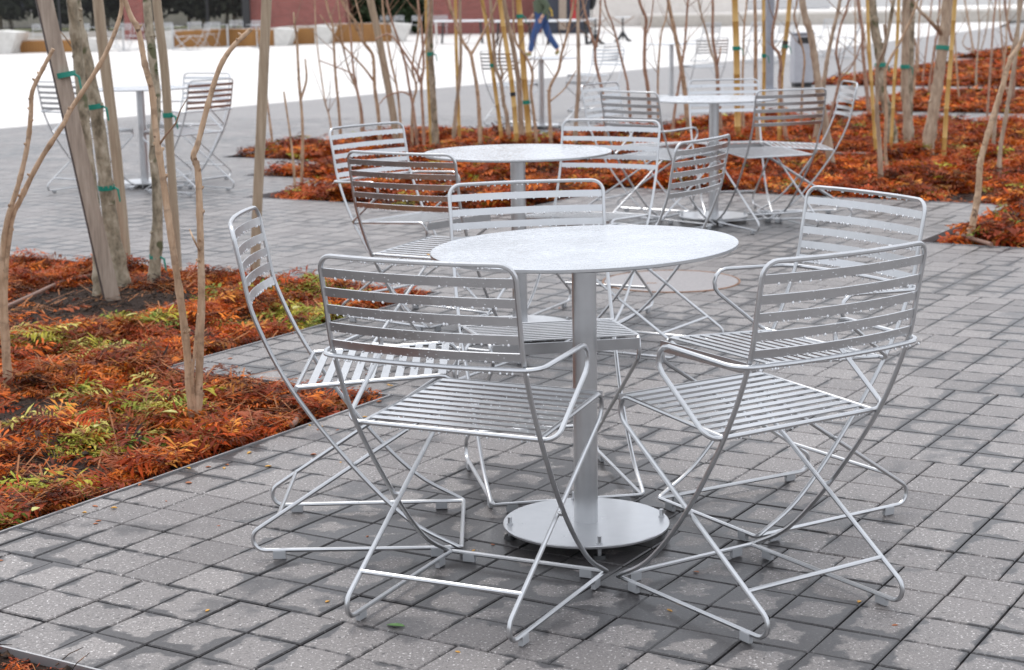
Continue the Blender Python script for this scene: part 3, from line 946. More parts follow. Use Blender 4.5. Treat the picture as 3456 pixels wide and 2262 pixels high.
t2_ = table(0.035, 6.98, 'wet round silver table in the middle, rust-coloured bed behind it')
table(0.1815, 4.229, 'wet round silver table with five chairs and its bolted base plate in full view', -0.026)
table(1.25, 10.52, 'round silver table in front of the lamp post, ringed by chairs')
table(-2.80, 13.22, 'round silver table on the grey paving behind the timber-staked trunks')
table(0.36, 18.7, 'round silver table between bamboo stakes and the white plaza edge')
table(2.25, 23.9, 'round silver table on the grey paving beyond the leaning trunks')

# round pavement cover
gc = gnd(2265, 950)
root = empty('pavement_cover', (gc.x, gc.y, 0))
tag(root, 'round stone-filled pavement cover with a thin rusty ring', 'manhole cover')
MB().lathe([(.0001, .0005), (.322, .0005), (.322, .0030), (.0001, .0030)], 56).build('infill', 'cover_stone', root)
pts = [(.330 * math.cos(a), .330 * math.sin(a), .0015) for a in np.linspace(0, 2 * PI, 65)[:-1]]
MB().tube(pts, .0042, 6, True).build('ring', 'rust', root)
MB().box((-.10, -.06, .0032), (.05, .012, .002)).build('lifting_slot', 'rust', root, False)

# ---------------------------------------------------------------- stems, trunks and stakes
def stem_path(pts, extend=1.0, sub=5, drift=0.0):
    """pts: photograph points from top to base; the base stands on the ground"""
    base = gnd(*pts[-1])
    W = [at(px, py, base.y + drift * k / max(1, len(pts) - 1)) for k, (px, py) in enumerate(reversed(pts))]
    W[0].z = -0.06
    if extend > 0:
        d = (W[-1] - W[-2]).normalized()
        d = (d + Vector((0, 0, .8))).normalized()
        W.append(W[-1] + d * extend * .5 + Vector((random.uniform(-.05, .05), random.uniform(-.1, .1), 0)))
        W.append(W[-1] + (d + Vector((random.uniform(-.2, .2), random.uniform(-.2, .2), .3))).normalized() * extend * .5)
    return W, base
def tree(kind, wpx, pts, label, group=None, extend=1.2, twigs=2, ties=(), branches=(), taper=0.6, buds=True):
    if pts[-1][1] < 700: wpx = max(wpx - 2.5, wpx * .8)
    mats = {'T': 'bark_mottled', 'S': 'bark_shoot', 'R': 'bark_red', 'G': 'bark_grey'}
    W, base = stem_path(pts, extend, drift=random.uniform(-.15, .15))
    r0 = wpx / 2 * base.y / F_PX
    sp = [Vector(p) for p in spline(W, 7)]
    n_ = len(sp)
    rad = []
    for k in range(n_):
        t = k / (n_ - 1)
        rr_ = r0 * (1 - (1 - taper) * t) * (1 + .05 * math.sin(k * 1.7) + random.uniform(-.03, .03))
        rr_ *= 1 + (.16 if k % 9 == 4 else 0)
        rr_ *= 1 + (.55 if kind == 'T' else .3) * math.exp(-t * 14)
        rad.append(max(rr_, .0015))
    root = empty('young_tree', (base.x, base.y, 0))
    inv = Vector((base.x, base.y, 0))
    loc = [p - inv for p in sp]
    mb = MB().tube(loc, rad, 10 if wpx > 16 else 7)
    if buds:
        for _ in range(max(3, n_ // 4)):
            k = random.randrange(2, n_ - 2)
            a = random.uniform(0, 2 * PI)
            d = Vector((math.cos(a), math.sin(a), .9)).normalized()
            mb.tube([loc[k], loc[k] + d * (rad[k] + .006), loc[k] + d * (rad[k] + .011)], [rad[k] * .55, rad[k] * .42 + .001, .001], 5)
    mb.build('trunk', mats[kind], root)
    for bw, bp in branches:
        Q = [at(px, py, base.y + random.uniform(-.03, .03)) for px, py in reversed(bp)]
        q0 = min(sp, key=lambda p: (p - Q[0]).length)
        Q[0] = q0
        d = (Q[-1] - Q[-2]).normalized()
        if bp[0][1] < 40: Q.append(Q[-1] + (d + Vector((0, 0, .4))).normalized() * .5)
        s2 = [Vector(p) - inv for p in spline(Q, 6)]
        rb = bw / 2 * base.y / F_PX
        MB().tube(s2, [max(.0015, rb * (1 - .45 * k / len(s2))) for k in range(len(s2))], 7).build('branch', mats[kind], root)
    for _ in range(twigs):
        k = random.randrange(int(n_ * .3), n_ - 3)
        a = random.uniform(0, 2 * PI)
        d = Vector((math.cos(a) * .8, math.sin(a) * .5, random.uniform(.5, 1.1))).normalized()
        ln = random.uniform(.12, .42) * (1 if base.y < 9 else 1.3)
        q = [loc[k]]
        for e in range(4):
            d = (d + Vector((random.uniform(-.22, .22), random.uniform(-.22, .22), random.uniform(-.05, .25)))).normalized()
            q.append(q[-1] + d * ln / 4)
        r1 = min(rad[k] * .45, .0045)
        MB().tube(q, [r1, r1 * .85, r1 * .7, r1 * .5, .001], 5).build('branch', 'twig', root)
    for ty, mat in ties: add_tie(root, W, base, ty, r0, mat)
    tag(root, label, 'tree', group)
    return root
def add_tie(root, W, base, ty, r, mat):
    k = 0
    pxy = proj([tuple(p) for p in W])
    for e in range(len(W) - 1):
        if pxy[e + 1][1] <= ty <= pxy[e][1]: k = e
    f_ = (pxy[k][1] - ty) / max(1e-6, pxy[k][1] - pxy[k + 1][1])
    c = W[k].lerp(W[k + 1], min(1, max(0, f_))) - Vector((base.x, base.y, 0))
    h = .012 if base.y < 12 else .018
    d = (W[k + 1] - W[k]).normalized()
    mb = MB().tube([c - d * h, c + d * h], [r * 1.10 + .0015] * 2, 12)
    if mat != 'tie_black':
        e = c + Vector((r * 1.1, -.01, 0))
        mb.tube([e, e + Vector((.02, -.01, -.01)), e + Vector((.028, -.012, -.07))], [.006, .006, .004], 5)
    mb.build('tie', mat, root)
def stake(kind, wpx, pts, label, group=None, extend=.5, ties=(), name=None):
    W, base = stem_path(pts, 0)
    d = (W[-1] - W[0]).normalized()
    W.append(W[-1] + d * extend)
    r = wpx / 2 * base.y / F_PX
    inv = Vector((base.x, base.y, 0))
    loc = [p - inv for p in W]
    root = empty(name or ('bamboo_stake' if kind == 'B' else 'wooden_stake'), (base.x, base.y, 0))
    if kind == 'Q':                                     # sawn square timber, straight
        a, b_ = loc[0], loc[-1]
        dd = b_ - a
        zc = dd.normalized(); xc = Vector((1, 0, 0)); xc = (xc - zc * xc.dot(zc)).normalized()
        M = Matrix((xc, zc.cross(xc), zc)).transposed() @ Matrix.Rotation(.36, 3, 'Z')
        MB().box((a + b_) / 2, (r * 1.75, r * 1.25, dd.length), M, .002).build('timber', 'stake_wood', root, False)
        MB().box((a + b_) / 2 + M @ Vector((-r * .875 - .002, 0, 0)), (.004, r * 1.22, dd.length * .996), M).build('dark_face', 'stake_dark', root, False)  # thin darker slab covering one side of the timber
    else:
        sp = [Vector(p) for p in spline(loc, 6)]
        n_ = len(sp)
        mb = MB()
        if kind == 'B':
            rad, step = [], .24
            acc, path, z0 = 0, [], 0
            tot = [0]
            for a, b_ in zip(sp, sp[1:]): tot.append(tot[-1] + (b_ - a).length)
            s_ = 0
            while s_ < tot[-1]:
                for ds, k in ((0, 1.0), (step - .012, 1.0), (step - .006, 1.14), (step, 1.0)):
                    u = min(s_ + ds, tot[-1])
                    e = max(q for q in range(n_) if tot[q] <= u + 1e-9)
                    e2 = min(e + 1, n_ - 1)
                    t = 0 if e2 == e else (u - tot[e]) / (tot[e2] - tot[e])
                    p = sp[e].lerp(sp[e2], t)
                    if path and (p - path[-1]).length < 1e-4: continue
                    path.append(p); rad.append(r * k * (1 - .12 * u / tot[-1]))
                s_ += step
            mb.tube(path, rad, 10)
            mb.build('cane', 'bamboo', root)
        else:
            mb.tube(sp, [r * (1.03 + random.uniform(-.03, .03)) for _ in sp], 12)
            mb.build('pole', 'pole_wood', root)
    for ty, mat in ties: add_tie(root, W, base, ty, r, mat)
    tag(root, label, 'stake', group)
    return root
GA = 'tie_green'
# fern bed on the left
stake('Q', 58, [(150, 0), (222, 250), (305, 600), (386, 1008)], 'leaning square timber stake with a dark edge and green tie in the fern bed', None, .4, [(252, GA)])
tree('T', 50, [(250, 0), (285, 180), (328, 400), (355, 600), (378, 780), (414, 955)], 'mottled grey trunk tied beside the leaning square timber stake', None, 1.6, 1, [(358, GA), (632, GA)], taper=.8)
tree('T', 42, [(285, 420), (310, 640), (332, 860), (338, 990)], 'pale trunk mostly hidden by the leaning square timber stake', None, .6, 0, taper=.8)
stake('P', 35, [(330, 0), (352, 200), (378, 400), (402, 620), (428, 893)], 'smooth round pole just behind the mottled trunk and square timber stake', None, .5)
tree('T', 34, [(496, 0), (512, 170), (527, 340), (520, 500), (532, 720), (514, 958)], 'dark-spotted trunk with a green band low down, tied to a round pole', None, 1.5, 1, [(866, GA)], taper=.8)
stake('P', 29, [(528, 0), (556, 240), (577, 560), (590, 754), (600, 915)], 'round weathered pole with a green tie behind the curved pale shoot', None, .5, [(388, GA)])
tree('S', 20, [(180, 165), (145, 232), (109, 310), (104, 387), (92, 494), (63, 620), (19, 770), (6, 970), (22, 1290)], 'crooked thin shoot ending in mid air over the fern bed, kinked near its tip', None, 0, 0)
tree('S', 20, [(411, 10), (387, 111), (334, 223), (237, 373), (213, 421), (135, 542), (72, 668), (36, 760), (16, 1000), (30, 1292)], 'long pale shoot slanting across the staked trunks', None, .25, 0)
tree('S', 26, [(421, 0), (465, 97), (489, 218), (513, 310), (525, 436), (547, 580), (571, 754), (600, 948), (629, 1165), (653, 1432)], 'smooth tan shoot rising from the fern bed, twin of the bent-tipped one', None, 1.0, 1)
tree('S', 26, [(847, 99), (784, 160), (740, 232), (702, 353), (668, 484), (653, 528), (668, 581), (675, 754), (680, 996), (673, 1238), (661, 1432)], 'tan shoot with a sawn, arching tip rising from the fern bed', None, 0, 0,
     branches=[(9, [(640, 775), (655, 810), (676, 850)]), (14, [(668, 1060), (650, 1290), (655, 1400)])])
stake('P', 33, [(900, 0), (890, 220), (881, 436), (866, 754), (856, 946)], 'tall straight round pole standing alone behind the side-on armless chair', None, .6)
# stepped corners of the rust-coloured bed
gl = 'thin shoots at the stepped bed corners'
tree('S', 12, [(958, 310), (985, 500), (998, 648)], 'short cut-off thin shoot at the stepped bed corners', None, 0, 0)
tree('S', 13, [(1002, 135), (1009, 271), (1021, 436), (1016, 640)], 'thin twin-tipped shoot at the stepped bed corners', None, .2, 1, branches=[(9, [(1030, 200), (1034, 270), (1022, 330)])])
tree('S', 10, [(885, 200), (905, 368), (926, 516)], 'thin shoot beside the lone tall round pole, at the outermost bed corner', None, .3, 0)
# thicket behind the middle table
LAB = {(1152, 0): 'tan stem with two long side shoots beside the leaning timber pole in the thicket',
       (1410, 0): 'reddish stem with a drooping hooked side shoot beside the straight mottled trunk',
       (1515, 0): 'Y-forked tan stem next to the grey stem with a bamboo cane',
       (1655, 0): 'grey stem with a snapped side shoot against the bamboo clump behind the middle table',
       (1700, 0): 'pale thick stem between two bamboo canes behind the middle table',
       (1732, 25): 'wavy tan stem winding past the thickest bamboo cane',
       (1937, 0): 'S-curved tan stem beside a straight grey one, in front of the far table',
       (1950, 0): 'straight grey-brown stem beside the S-curved one behind the middle table',
       (1965, 0): 'reddish V-forked stem behind the half-hidden silver chair',
       (2157, 0): 'reddish stem with a bulging bend behind the back-turned armchair',
       (2255, 0): 'stout brown stem crossed by a reddish one behind the table near the lamp post',
       (2322, 0): 'reddish stem crossing the stout brown one behind the table near the lamp post',
       (2405, 0): 'dark reddish stem with a short upright spur near the thick bamboo cane',
       (2625, 0): 'reddish stem with a sharp elbow right beside the lamp post',
       (2835, 0): 'straight grey stem leaning opposite to the stout trunk by the litter bin',
       (2862, 12): 'wavy reddish stem behind the side-on chair with the ladder of slats',
       (2895, 0): 'dark reddish stem standing at the tip of the first far planting strip',
       (3391, 0): 'forked reddish stem in the far strips behind the grove'}
LS = 'slender bare tan stem in the thicket behind the middle table'
GS = 'bare stems of the thicket behind the middle table'
for kind, w, pts, br in [
    ('S', 12, [(1100, 0), (1122, 82), (1127, 160), (1132, 250), (1145, 389), (1152, 500)], []),
    ('S', 15, [(1152, 0), (1200, 75), (1222, 135), (1255, 180), (1262, 225), (1265, 300), (1277, 389), (1285, 500)], [(8, [(1080, 50), (1155, 150), (1225, 225), (1260, 272)]), (8, [(1200, 0), (1220, 75), (1225, 140), (1250, 180)])]),
    ('R', 11, [(1182, 100), (1187, 175), (1195, 250), (1210, 325), (1222, 389), (1232, 505)], [(6, [(1080, 205), (1180, 245), (1205, 270)])]),
    ('S', 9, [(1160, 160), (1180, 245), (1205, 312), (1217, 389), (1224, 500)], []),
    ('R', 12, [(1305, 0), (1320, 62), (1345, 140), (1367, 212), (1382, 300), (1398, 389), (1412, 520)], [(7, [(1282, 350), (1305, 325), (1355, 310), (1382, 318)])]),
    ('R', 13, [(1410, 0), (1422, 88), (1427, 155), (1430, 225), (1422, 287), (1427, 389), (1434, 530)], [(9, [(1265, 135), (1310, 115), (1345, 150), (1392, 220), (1420, 275)]), (8, [(1455, 0), (1440, 110), (1410, 240), (1400, 290)])]),
    ('S', 11, [(1412, 95), (1397, 187), (1392, 237), (1405, 297), (1392, 362), (1390, 515)], []),
    ('S', 16, [(1515, 0), (1555, 125), (1587, 180), (1597, 225), (1610, 300), (1617, 389), (1622, 515)], [(9, [(1672, 20), (1630, 112), (1592, 185)])]),
    ('G', 17, [(1655, 0), (1665, 125), (1672, 225), (1690, 275), (1700, 350), (1710, 389), (1722, 505)], [(10, [(1722, 58), (1692, 130), (1685, 200), (1695, 250), (1694, 275)]), (6, [(1800, 195), (1735, 220), (1700, 250), (1698, 270)])]),
    ('G', 22, [(1700, 0), (1730, 150), (1750, 275), (1757, 389), (1764, 505)], []),
    ('S', 13, [(1732, 25), (1740, 137), (1777, 195), (1797, 250), (1792, 312), (1802, 389), (1815, 510)], []),
    ('S', 14, [(1937, 0), (1915, 112), (1895, 182), (1885, 237), (1855, 300), (1855, 389), (1862, 515)], [(6, [(1945, 238), (1905, 300), (1862, 345)])]),
    ('G', 18, [(1950, 0), (1952, 175), (1952, 300), (1945, 389), (1938, 520)], []),
    ('R', 14, [(1965, 0), (1995, 112), (2007, 162), (2010, 212), (2025, 275), (2035, 330), (2050, 500)], [(9, [(2027, 0), (2022, 100), (2008, 165)])]),
    ('R', 11, [(2040, 0), (2067, 82), (2085, 150), (2110, 250), (2120, 305), (2135, 490)], []),
    ('R', 16, [(2157, 0), (2180, 62), (2177, 112), (2175, 225), (2187, 307), (2198, 470)], [(6, [(2205, 0), (2195, 80), (2180, 120)])]),
    ('S', 10, [(2250, 45), (2232, 112), (2222, 225), (2220, 307), (2222, 460)], []),
    ('S', 11, [(1290, 0), (1300, 90), (1318, 200), (1340, 300), (1352, 420), (1360, 520)], []),
    ('S', 8, [(1095, 330), (1110, 390), (1130, 495)], []),
]:
    k_ = pts[0]
    tree(kind, w, pts, LAB.get(k_, LS), None if k_ in LAB else GS, 1.2, 6, branches=br)
stake('P', 24, [(1250, 0), (1270, 88), (1297, 225), (1327, 389), (1340, 500)], 'leaning round timber pole among the slender stems behind the middle table', None, .6)
tree('T', 24, [(1452, 0), (1452, 175), (1457, 250), (1465, 389), (1472, 505)], 'straight mottled trunk with one green tie behind the middle table', None, 1.4, 1, [(182, GA)], taper=.85)
tree('G', 16, [(1552, 0), (1555, 150), (1552, 250), (1537, 389), (1528, 490)], 'grey stem curving away from its bamboo cane behind the middle table', None, 1.4, 1)
LB = 'yellow bamboo cane among the slender stems behind the middle table'
GB = 'bamboo canes behind the middle table'
stake('B', 10, [(1437, 0), (1441, 200), (1450, 389), (1455, 500)], LB, GB)
stake('B', 12, [(1537, 0), (1540, 175), (1543, 250), (1548, 389), (1551, 485)], LB, GB)
stake('B', 14, [(1627, 0), (1645, 100), (1660, 212), (1674, 325), (1685, 395), (1698, 505)], LB, GB, ties=[(221, GA)])
stake('B', 17, [(1687, 0), (1702, 112), (1720, 225), (1732, 325), (1738, 389), (1747, 515)], 'bamboo cane with a black clamp among the stems behind the middle table', None, ties=[(318, 'tie_black')])
stake('B', 21, [(1750, 0), (1765, 200), (1772, 300), (1780, 389), (1791, 510)], 'thickest bamboo cane of the clump behind the middle table, green tie low down', None, ties=[(345, GA), (55, GA)])
# stems by the lamp post
LS2 = 'slender bare stem in the rust-coloured bed beside the lamp post'
GS2 = 'bare stems by the lamp post'
for kind, w, pts, br in [
    ('S', 19, [(2255, 0), (2275, 100), (2297, 212), (2312, 317), (2330, 470)], []),
    ('R', 13, [(2322, 0), (2312, 137), (2302, 212), (2287, 312), (2275, 389), (2265, 480)], []),
    ('G', 11, [(2357, 0), (2382, 100), (2400, 175), (2417, 240), (2424, 430)], []),
    ('R', 15, [(2405, 0), (2405, 125), (2417, 200), (2422, 265), (2434, 455)], [(8, [(2432, 160), (2428, 190), (2420, 222)])]),
    ('S', 11, [(2520, 0), (2512, 80), (2508, 200), (2506, 300), (2510, 460)], []),
    ('S', 17, [(2547, 0), (2550, 150), (2550, 265), (2560, 500)], []),
    ('R', 15, [(2625, 0), (2610, 88), (2607, 150), (2627, 180), (2635, 225), (2632, 295), (2660, 500)], []),
    ('G', 19, [(2835, 0), (2810, 112), (2792, 200), (2780, 285), (2745, 490)], []),
    ('R', 13, [(2862, 12), (2837, 88), (2822, 175), (2832, 237), (2830, 287), (2800, 400), (2770, 500)], [(7, [(2905, 150), (2880, 215), (2832, 270)])]),
    ('S', 10, [(2690, 0), (2680, 60), (2700, 130), (2715, 200), (2708, 300), (2700, 460)], []),
]:
    k_ = pts[0]
    tree(kind, w, pts, LAB.get(k_, LS2), None if k_ in LAB else GS2, 1.3, 5, branches=br)
tree('G', 29, [(2707, 0), (2735, 112), (2750, 200), (2762, 287), (2785, 420), (2812, 570)], 'stout leaning brown trunk in the rust-coloured bed beside the grey litter bin', None, 1.5, 1, taper=.8)
stake('B', 23, [(2480, 0), (2485, 150), (2487, 265), (2492, 490)], 'thick yellow bamboo cane with one green tie near the lamp post', None, ties=[(163, GA)])
stake('B', 13, [(2577, 0), (2578, 150), (2578, 290), (2572, 480)], 'thin bamboo cane with a green tie right beside the lamp post', None, ties=[(188, GA)])
stake('B', 17, [(2665, 0), (2655, 112), (2642, 200), (2635, 292), (2630, 500)], 'bamboo cane with a black clamp and green tie next to the litter bin', None, ties=[(145, 'tie_black'), (156, GA)])
# grove on the right
tree('T', 36, [(2941, 0), (2953, 100), (2971, 200), (2975, 300), (3000, 390), (3018, 512)], 'mottled trunk with a dark fork tied to bamboo in the rust-coloured bed', None, 1.5, 1, [(220, GA)],
     [(17, [(3016, 0), (2996, 112), (2965, 215)])], taper=.85)
tree('G', 19, [(2961, 225), (2960, 300), (2960, 389), (2968, 480), (2976, 622)], 'smooth grey stem standing just in front of the bamboo with a tie at the fork', None, .3, 1)
tree('S', 14, [(3093, 15), (3046, 125), (2993, 225), (2988, 300), (2991, 380), (2988, 505), (2998, 610)], 'elbowed slim stem bending past the thin bamboo in the grove', None, .8, 2)
tree('G', 30, [(3058, 0), (3056, 150), (3053, 300), (3061, 389), (3064, 500)], 'straight pale trunk with a bright green tie in the grove', None, 1.5, 1, [(226, GA)], taper=.85)
tree('T', 24, [(3080, 0), (3075, 200), (3070, 389), (3078, 488)], 'straight trunk pressed against the pale one with the bright green tie', None, 1.5, 1, taper=.85)
tree('G', 42, [(3198, 0), (3186, 125), (3166, 275), (3148, 389), (3124, 528)], 'thickest leaning trunk of the grove, green tie high up', None, 1.6, 1, [(162, GA)], [(15, [(3093, 20), (3130, 60), (3168, 115)]), (9, [(3180, 20), (3164, 75), (3166, 110)])], taper=.85)
stake('B', 13, [(2928, 0), (2931, 125), (2941, 275), (2948, 389), (2960, 538)], 'bamboo cane beside the forked mottled trunk', None)
stake('B', 12, [(3033, 0), (3028, 150), (3018, 275), (3013, 389), (3004, 532)], 'thin bamboo cane between the forked trunk and the straight pale trunk', None)
stake('B', 16, [(3223, 0), (3211, 175), (3198, 325), (3193, 389), (3184, 535)], 'bamboo cane leaning against the thickest trunk of the grove', None)
tree('S', 24, [(3456, 120), (3411, 200), (3381, 300), (3353, 389), (3323, 492), (3308, 555), (3301, 655), (3283, 755), (3268, 815)], 'smooth tan shoot at the bed corner, bending out over the paving', None, .8, 1)
tree('G', 18, [(3435, 120), (3421, 225), (3398, 375), (3376, 505), (3371, 612)], 'upright grey stem behind the shoot that bends over the paving', None, 1.2, 1)
tree('G', 15, [(3440, 60), (3400, 240), (3363, 380), (3351, 500)], 'thin dark-barked stem behind the shoot at the bed corner', None, 1.2, 2)
LS3 = 'slender bare stem in the far strips of rust-coloured planting'
GS3 = 'bare stems in the far planting strips'
for kind, w, pts, br in [
    ('R', 17, [(2895, 0), (2910, 100), (2912, 175), (2922, 275), (2932, 375), (2936, 400)], []),
    ('S', 9, [(2885, 0), (2887, 100), (2884, 250), (2884, 300)], []),
    ('S', 10, [(3256, 0), (3271, 88), (3286, 178), (3290, 195)], [(5, [(3262, 110), (3250, 150), (3246, 182)])]),
    ('G', 7, [(3336, 38), (3328, 105), (3308, 180), (3305, 192)], []),
    ('R', 11, [(3361, 0), (3353, 75), (3343, 225), (3333, 375), (3330, 395)], []),
    ('S', 9, [(3221, 100), (3228, 220), (3236, 325), (3238, 350)], []),
    ('S', 9, [(3101, 88), (3099, 180), (3098, 250), (3097, 268)], []),
    ('R', 8, [(3140, 60), (3128, 150), (3115, 260), (3112, 280)], []),
    ('R', 12, [(3165, 100), (3156, 150), (3140, 260), (3133, 330)], []),
    ('R', 14, [(3391, 0), (3410, 120), (3430, 160), (3425, 230), (3420, 300), (3418, 340)], [(12, [(3446, 0), (3436, 100), (3428, 160)])]),
    ('S', 8, [(3375, 60), (3382, 150), (3390, 230), (3392, 260)], []),
    ('S', 8, [(2905, 40), (2918, 120), (2935, 240), (2940, 300)], []),
    ('G', 8, [(3300, 20), (3305, 100), (3296, 220), (3294, 300)], []),
    ('S', 9, [(3030, 60), (3085, 130), (3092, 200), (3085, 300), (3082, 350)], []),
    ('S', 8, [(3400, 60), (3395, 160), (3380, 290), (3376, 370)], []),
]:
    k_ = pts[0]
    tree(kind, w, pts, LAB.get(k_, LS3), None if k_ in LAB else GS3, 1.4, 5, branches=br)

# ---------------------------------------------------------------- fern litter
PAL = np.array([[.56, .115, .010], [.42, .060, .007], [.74, .19, .018], [.26, .036, .007], [.09, .020, .007], [.62, .24, .035], [.34, .085, .03]])
PALW = np.array([.22, .24, .12, .18, .11, .06, .07])
GREEN = np.array([[.50, .44, .05], [.34, .36, .04], [.62, .55, .14], [.20, .28, .035]])
def litter(key, count, size, leaflets, green_at=(), bare_at=(), hmax=.06, view=True, green_p=.0, name='fern_litter', ymax=60, edge=.3, stalk=1.0):
    """dead fern fronds scattered over a bed: every frond is a bent rachis with paired leaflets"""
    rects = BEDS[key]
    area = np.array([(b_ - a) * (d_ - c_) for a, b_, c_, d_ in rects], float)
    got = []
    need = count
    while need > 0:
        k = rng.choice(len(rects), size=need * 3, p=area / area.sum())
        R_ = np.array(rects, float)[k]
        ii = R_[:, 0] + rng.random(len(k)) * (R_[:, 1] - R_[:, 0])
        jj = R_[:, 2] + rng.random(len(k)) * (R_[:, 3] - R_[:, 2])
        P = ORG + ii[:, None] * PV * VV_ + jj[:, None] * PU * UV_
        q = proj(np.c_[P, np.zeros(len(P))])
        ok = (q[:, 0] > -420) & (q[:, 0] < PW + 420) & (q[:, 1] > -60) & (q[:, 1] < PH + 300) & (P[:, 1] > 2.5) & (P[:, 1] < ymax)
        nz = np.sin(P[:, 0] * 3.1 + 1.3) * np.cos(P[:, 1] * 2.7 + .5) + .7 * np.sin(P[:, 0] * 7.3 - P[:, 1] * 5.9) + .5 * np.cos(P[:, 0] * 13.1 + P[:, 1] * 11.7)
        ok &= rng.random(len(P)) < np.clip(.60 + .62 * nz, .035, 1)
        for bx, by, br in bare_at:
            ok &= ((P[:, 0] - bx) ** 2 + (P[:, 1] - by) ** 2 > (br * (.35 + .75 * rng.random(len(P)) ** .5 + .35 * np.sin(P[:, 0] * 11 + P[:, 1] * 9))) ** 2) | (rng.random(len(P)) < .06)
        if key == 'B':                                   # nearer rows of the bed carry most of the picture
            ok &= rng.random(len(P)) < np.clip(14.5 / P[:, 1], .25, 1)
        got.append(np.c_[P, nz, ii, jj][ok])
        need = count - sum(len(x) for x in got)
        if len(got) > 60: break
    D = np.concatenate(got)[:count]
    n_ = len(D)
    L_ = size * rng.uniform(.55, 1.35, n_)
    yaw = rng.random(n_) * 2 * PI
    def inside_bed(P, mrg):
        e = P - ORG
        ii, jj = e @ VV_ / PV, e @ UV_ / PU
        ok = np.ones(len(P), bool)
        for di, dj in ((mrg, 0), (-mrg, 0), (0, mrg), (0, -mrg)):
            hit = np.zeros(len(P), bool)
            for a, b_, c_, d_ in rects: hit |= (ii + di >= a) & (ii + di <= b_) & (jj + dj >= c_) & (jj + dj <= d_)
            ok &= hit
        return ok
    keep = inside_bed(D[:, :2] + np.c_[np.cos(yaw), np.sin(yaw)] * L_[:, None], edge) & inside_bed(D[:, :2], edge)
    D, L_, yaw = D[keep], L_[keep], yaw[keep]
    n_ = len(D)
    # distance to the bed edge keeps fronds off the paving
    nz = D[:, 2]
    z0 = -.02 + hmax * np.clip(.42 + .5 * nz, 0.04, 1.15) * rng.random(n_) ** .8
    rise = rng.uniform(-.25, .55, n_)
    roll = rng.uniform(-.7, .7, n_)
    col = PAL[rng.choice(len(PAL), n_, p=PALW)] * rng.uniform(.7, 1.2, (n_, 1))
    damp = np.sin(D[:, 0] * 9.1 + 2.0) * np.cos(D[:, 1] * 8.3) + .8 * np.sin(D[:, 0] * 17.0 - D[:, 1] * 15.0 + 1.0)
    col *= np.clip(.85 + .42 * damp, .22, 1.15)[:, None]
    gsel = rng.random(n_) < green_p
    for gx, gy, gr in green_at:
        gsel |= (((D[:, 0] - gx) ** 2 + (D[:, 1] - gy) ** 2) < gr * gr) & (rng.random(n_) < .62)
    col[gsel] = GREEN[rng.integers(0, len(GREEN), gsel.sum())] * rng.uniform(.7, 1.1, (gsel.sum(), 1))
    vs, cols, tri_n = [], [], 0
    m_ = leaflets
    T_ = (np.arange(m_) + .5) / m_
    cy, sy = np.cos(yaw), np.sin(yaw)
    bend = rng.uniform(-.9, .9, n_)
    allv, allc = [], []
    for s in (-1, 1):
        for t in T_:
            a = yaw + bend * t
            # point on the rachis
            px = D[:, 0] + L_ * t * np.cos(yaw + bend * t * .5)
            py = D[:, 1] + L_ * t * np.sin(yaw + bend * t * .5)
            pz = z0 + L_ * (rise * t - .75 * rise.clip(0) * t * t) + rng.normal(0, .003, n_)
            wl = L_ * (.34 * math.sin(PI * (.12 + .86 * t)) + .05) * rng.uniform(.6, 1.25, n_)
            la = a + s * rng.uniform(.8, 1.25, n_)
            lz = np.sin(roll * s) * .7 + rng.normal(0, .3, n_)
            hx, hy = np.cos(la), np.sin(la)
            if stalk > 1: wl = wl * .12
            bw = L_ / max(m_, 4) * .62 * (1 if stalk == 1 else .12)
            ax, ay = np.cos(a), np.sin(a)
            p0 = np.c_[px - ax * bw * .5, py - ay * bw * .5, pz]
            p1 = np.c_[px + hx * wl * .55 + ax * bw * .75, py + hy * wl * .55 + ay * bw * .75, pz + wl * .5 * lz]
            p2 = np.c_[px + hx * wl, py + hy * wl, pz + wl * (lz - .25)]
            p3 = np.c_[px + hx * wl * .5 - ax * bw * .55, py + hy * wl * .5 - ay * bw * .55, pz + wl * .4 * lz - .001]
            allv.append(np.stack([p0, p3, p2, p1], 1))
            allc.append(col * rng.uniform(.82, 1.15, (n_, 1)))
    V4 = np.concatenate(allv).reshape(-1, 3)
    V4[:, 2] = np.maximum(V4[:, 2], -.03)
    Cc_ = np.repeat(np.concatenate(allc), 4, 0)
    # stalks
    k = rng.random(n_) < (.5 if stalk == 1 else 2)
    st = D[k]
    e = np.stack([st[:, 0] + L_[k] * np.cos(yaw[k]) * 1.1, st[:, 1] + L_[k] * np.sin(yaw[k]) * 1.1, z0[k] + L_[k] * rise[k] * .6 + .004], 1)
    b0 = np.stack([st[:, 0], st[:, 1], z0[k] + .002], 1)
    wv = np.stack([-np.sin(yaw[k]), np.cos(yaw[k]), np.zeros(k.sum())], 1) * (.0014 * size / .12 * stalk)
    wz = np.array([0, 0, .0015 * size / .12])
    S4 = np.stack([b0 - wv, b0 + wv, e + wv + wz, e - wv + wz], 1).reshape(-1, 3)
    Sc = np.repeat(np.tile(np.array([[.40, .16, .06]]), (k.sum(), 1)) * rng.uniform(.5, 1.3, (k.sum(), 1)), 4, 0)
    V4 = np.concatenate([V4, S4]); Cc_ = np.concatenate([Cc_, Sc])
    nq = len(V4) // 4
    me = bpy.data.meshes.new(name)
    me.vertices.add(len(V4)); me.vertices.foreach_set('co', V4.astype(np.float32).ravel())
    me.loops.add(len(V4)); me.loops.foreach_set('vertex_index', np.arange(len(V4), dtype=np.int32))
    me.polygons.add(nq)
    me.polygons.foreach_set('loop_start', (np.arange(nq) * 4).astype(np.int32))
    me.update(calc_edges=True)
    ca = me.color_attributes.new('Col', 'FLOAT_COLOR', 'POINT')
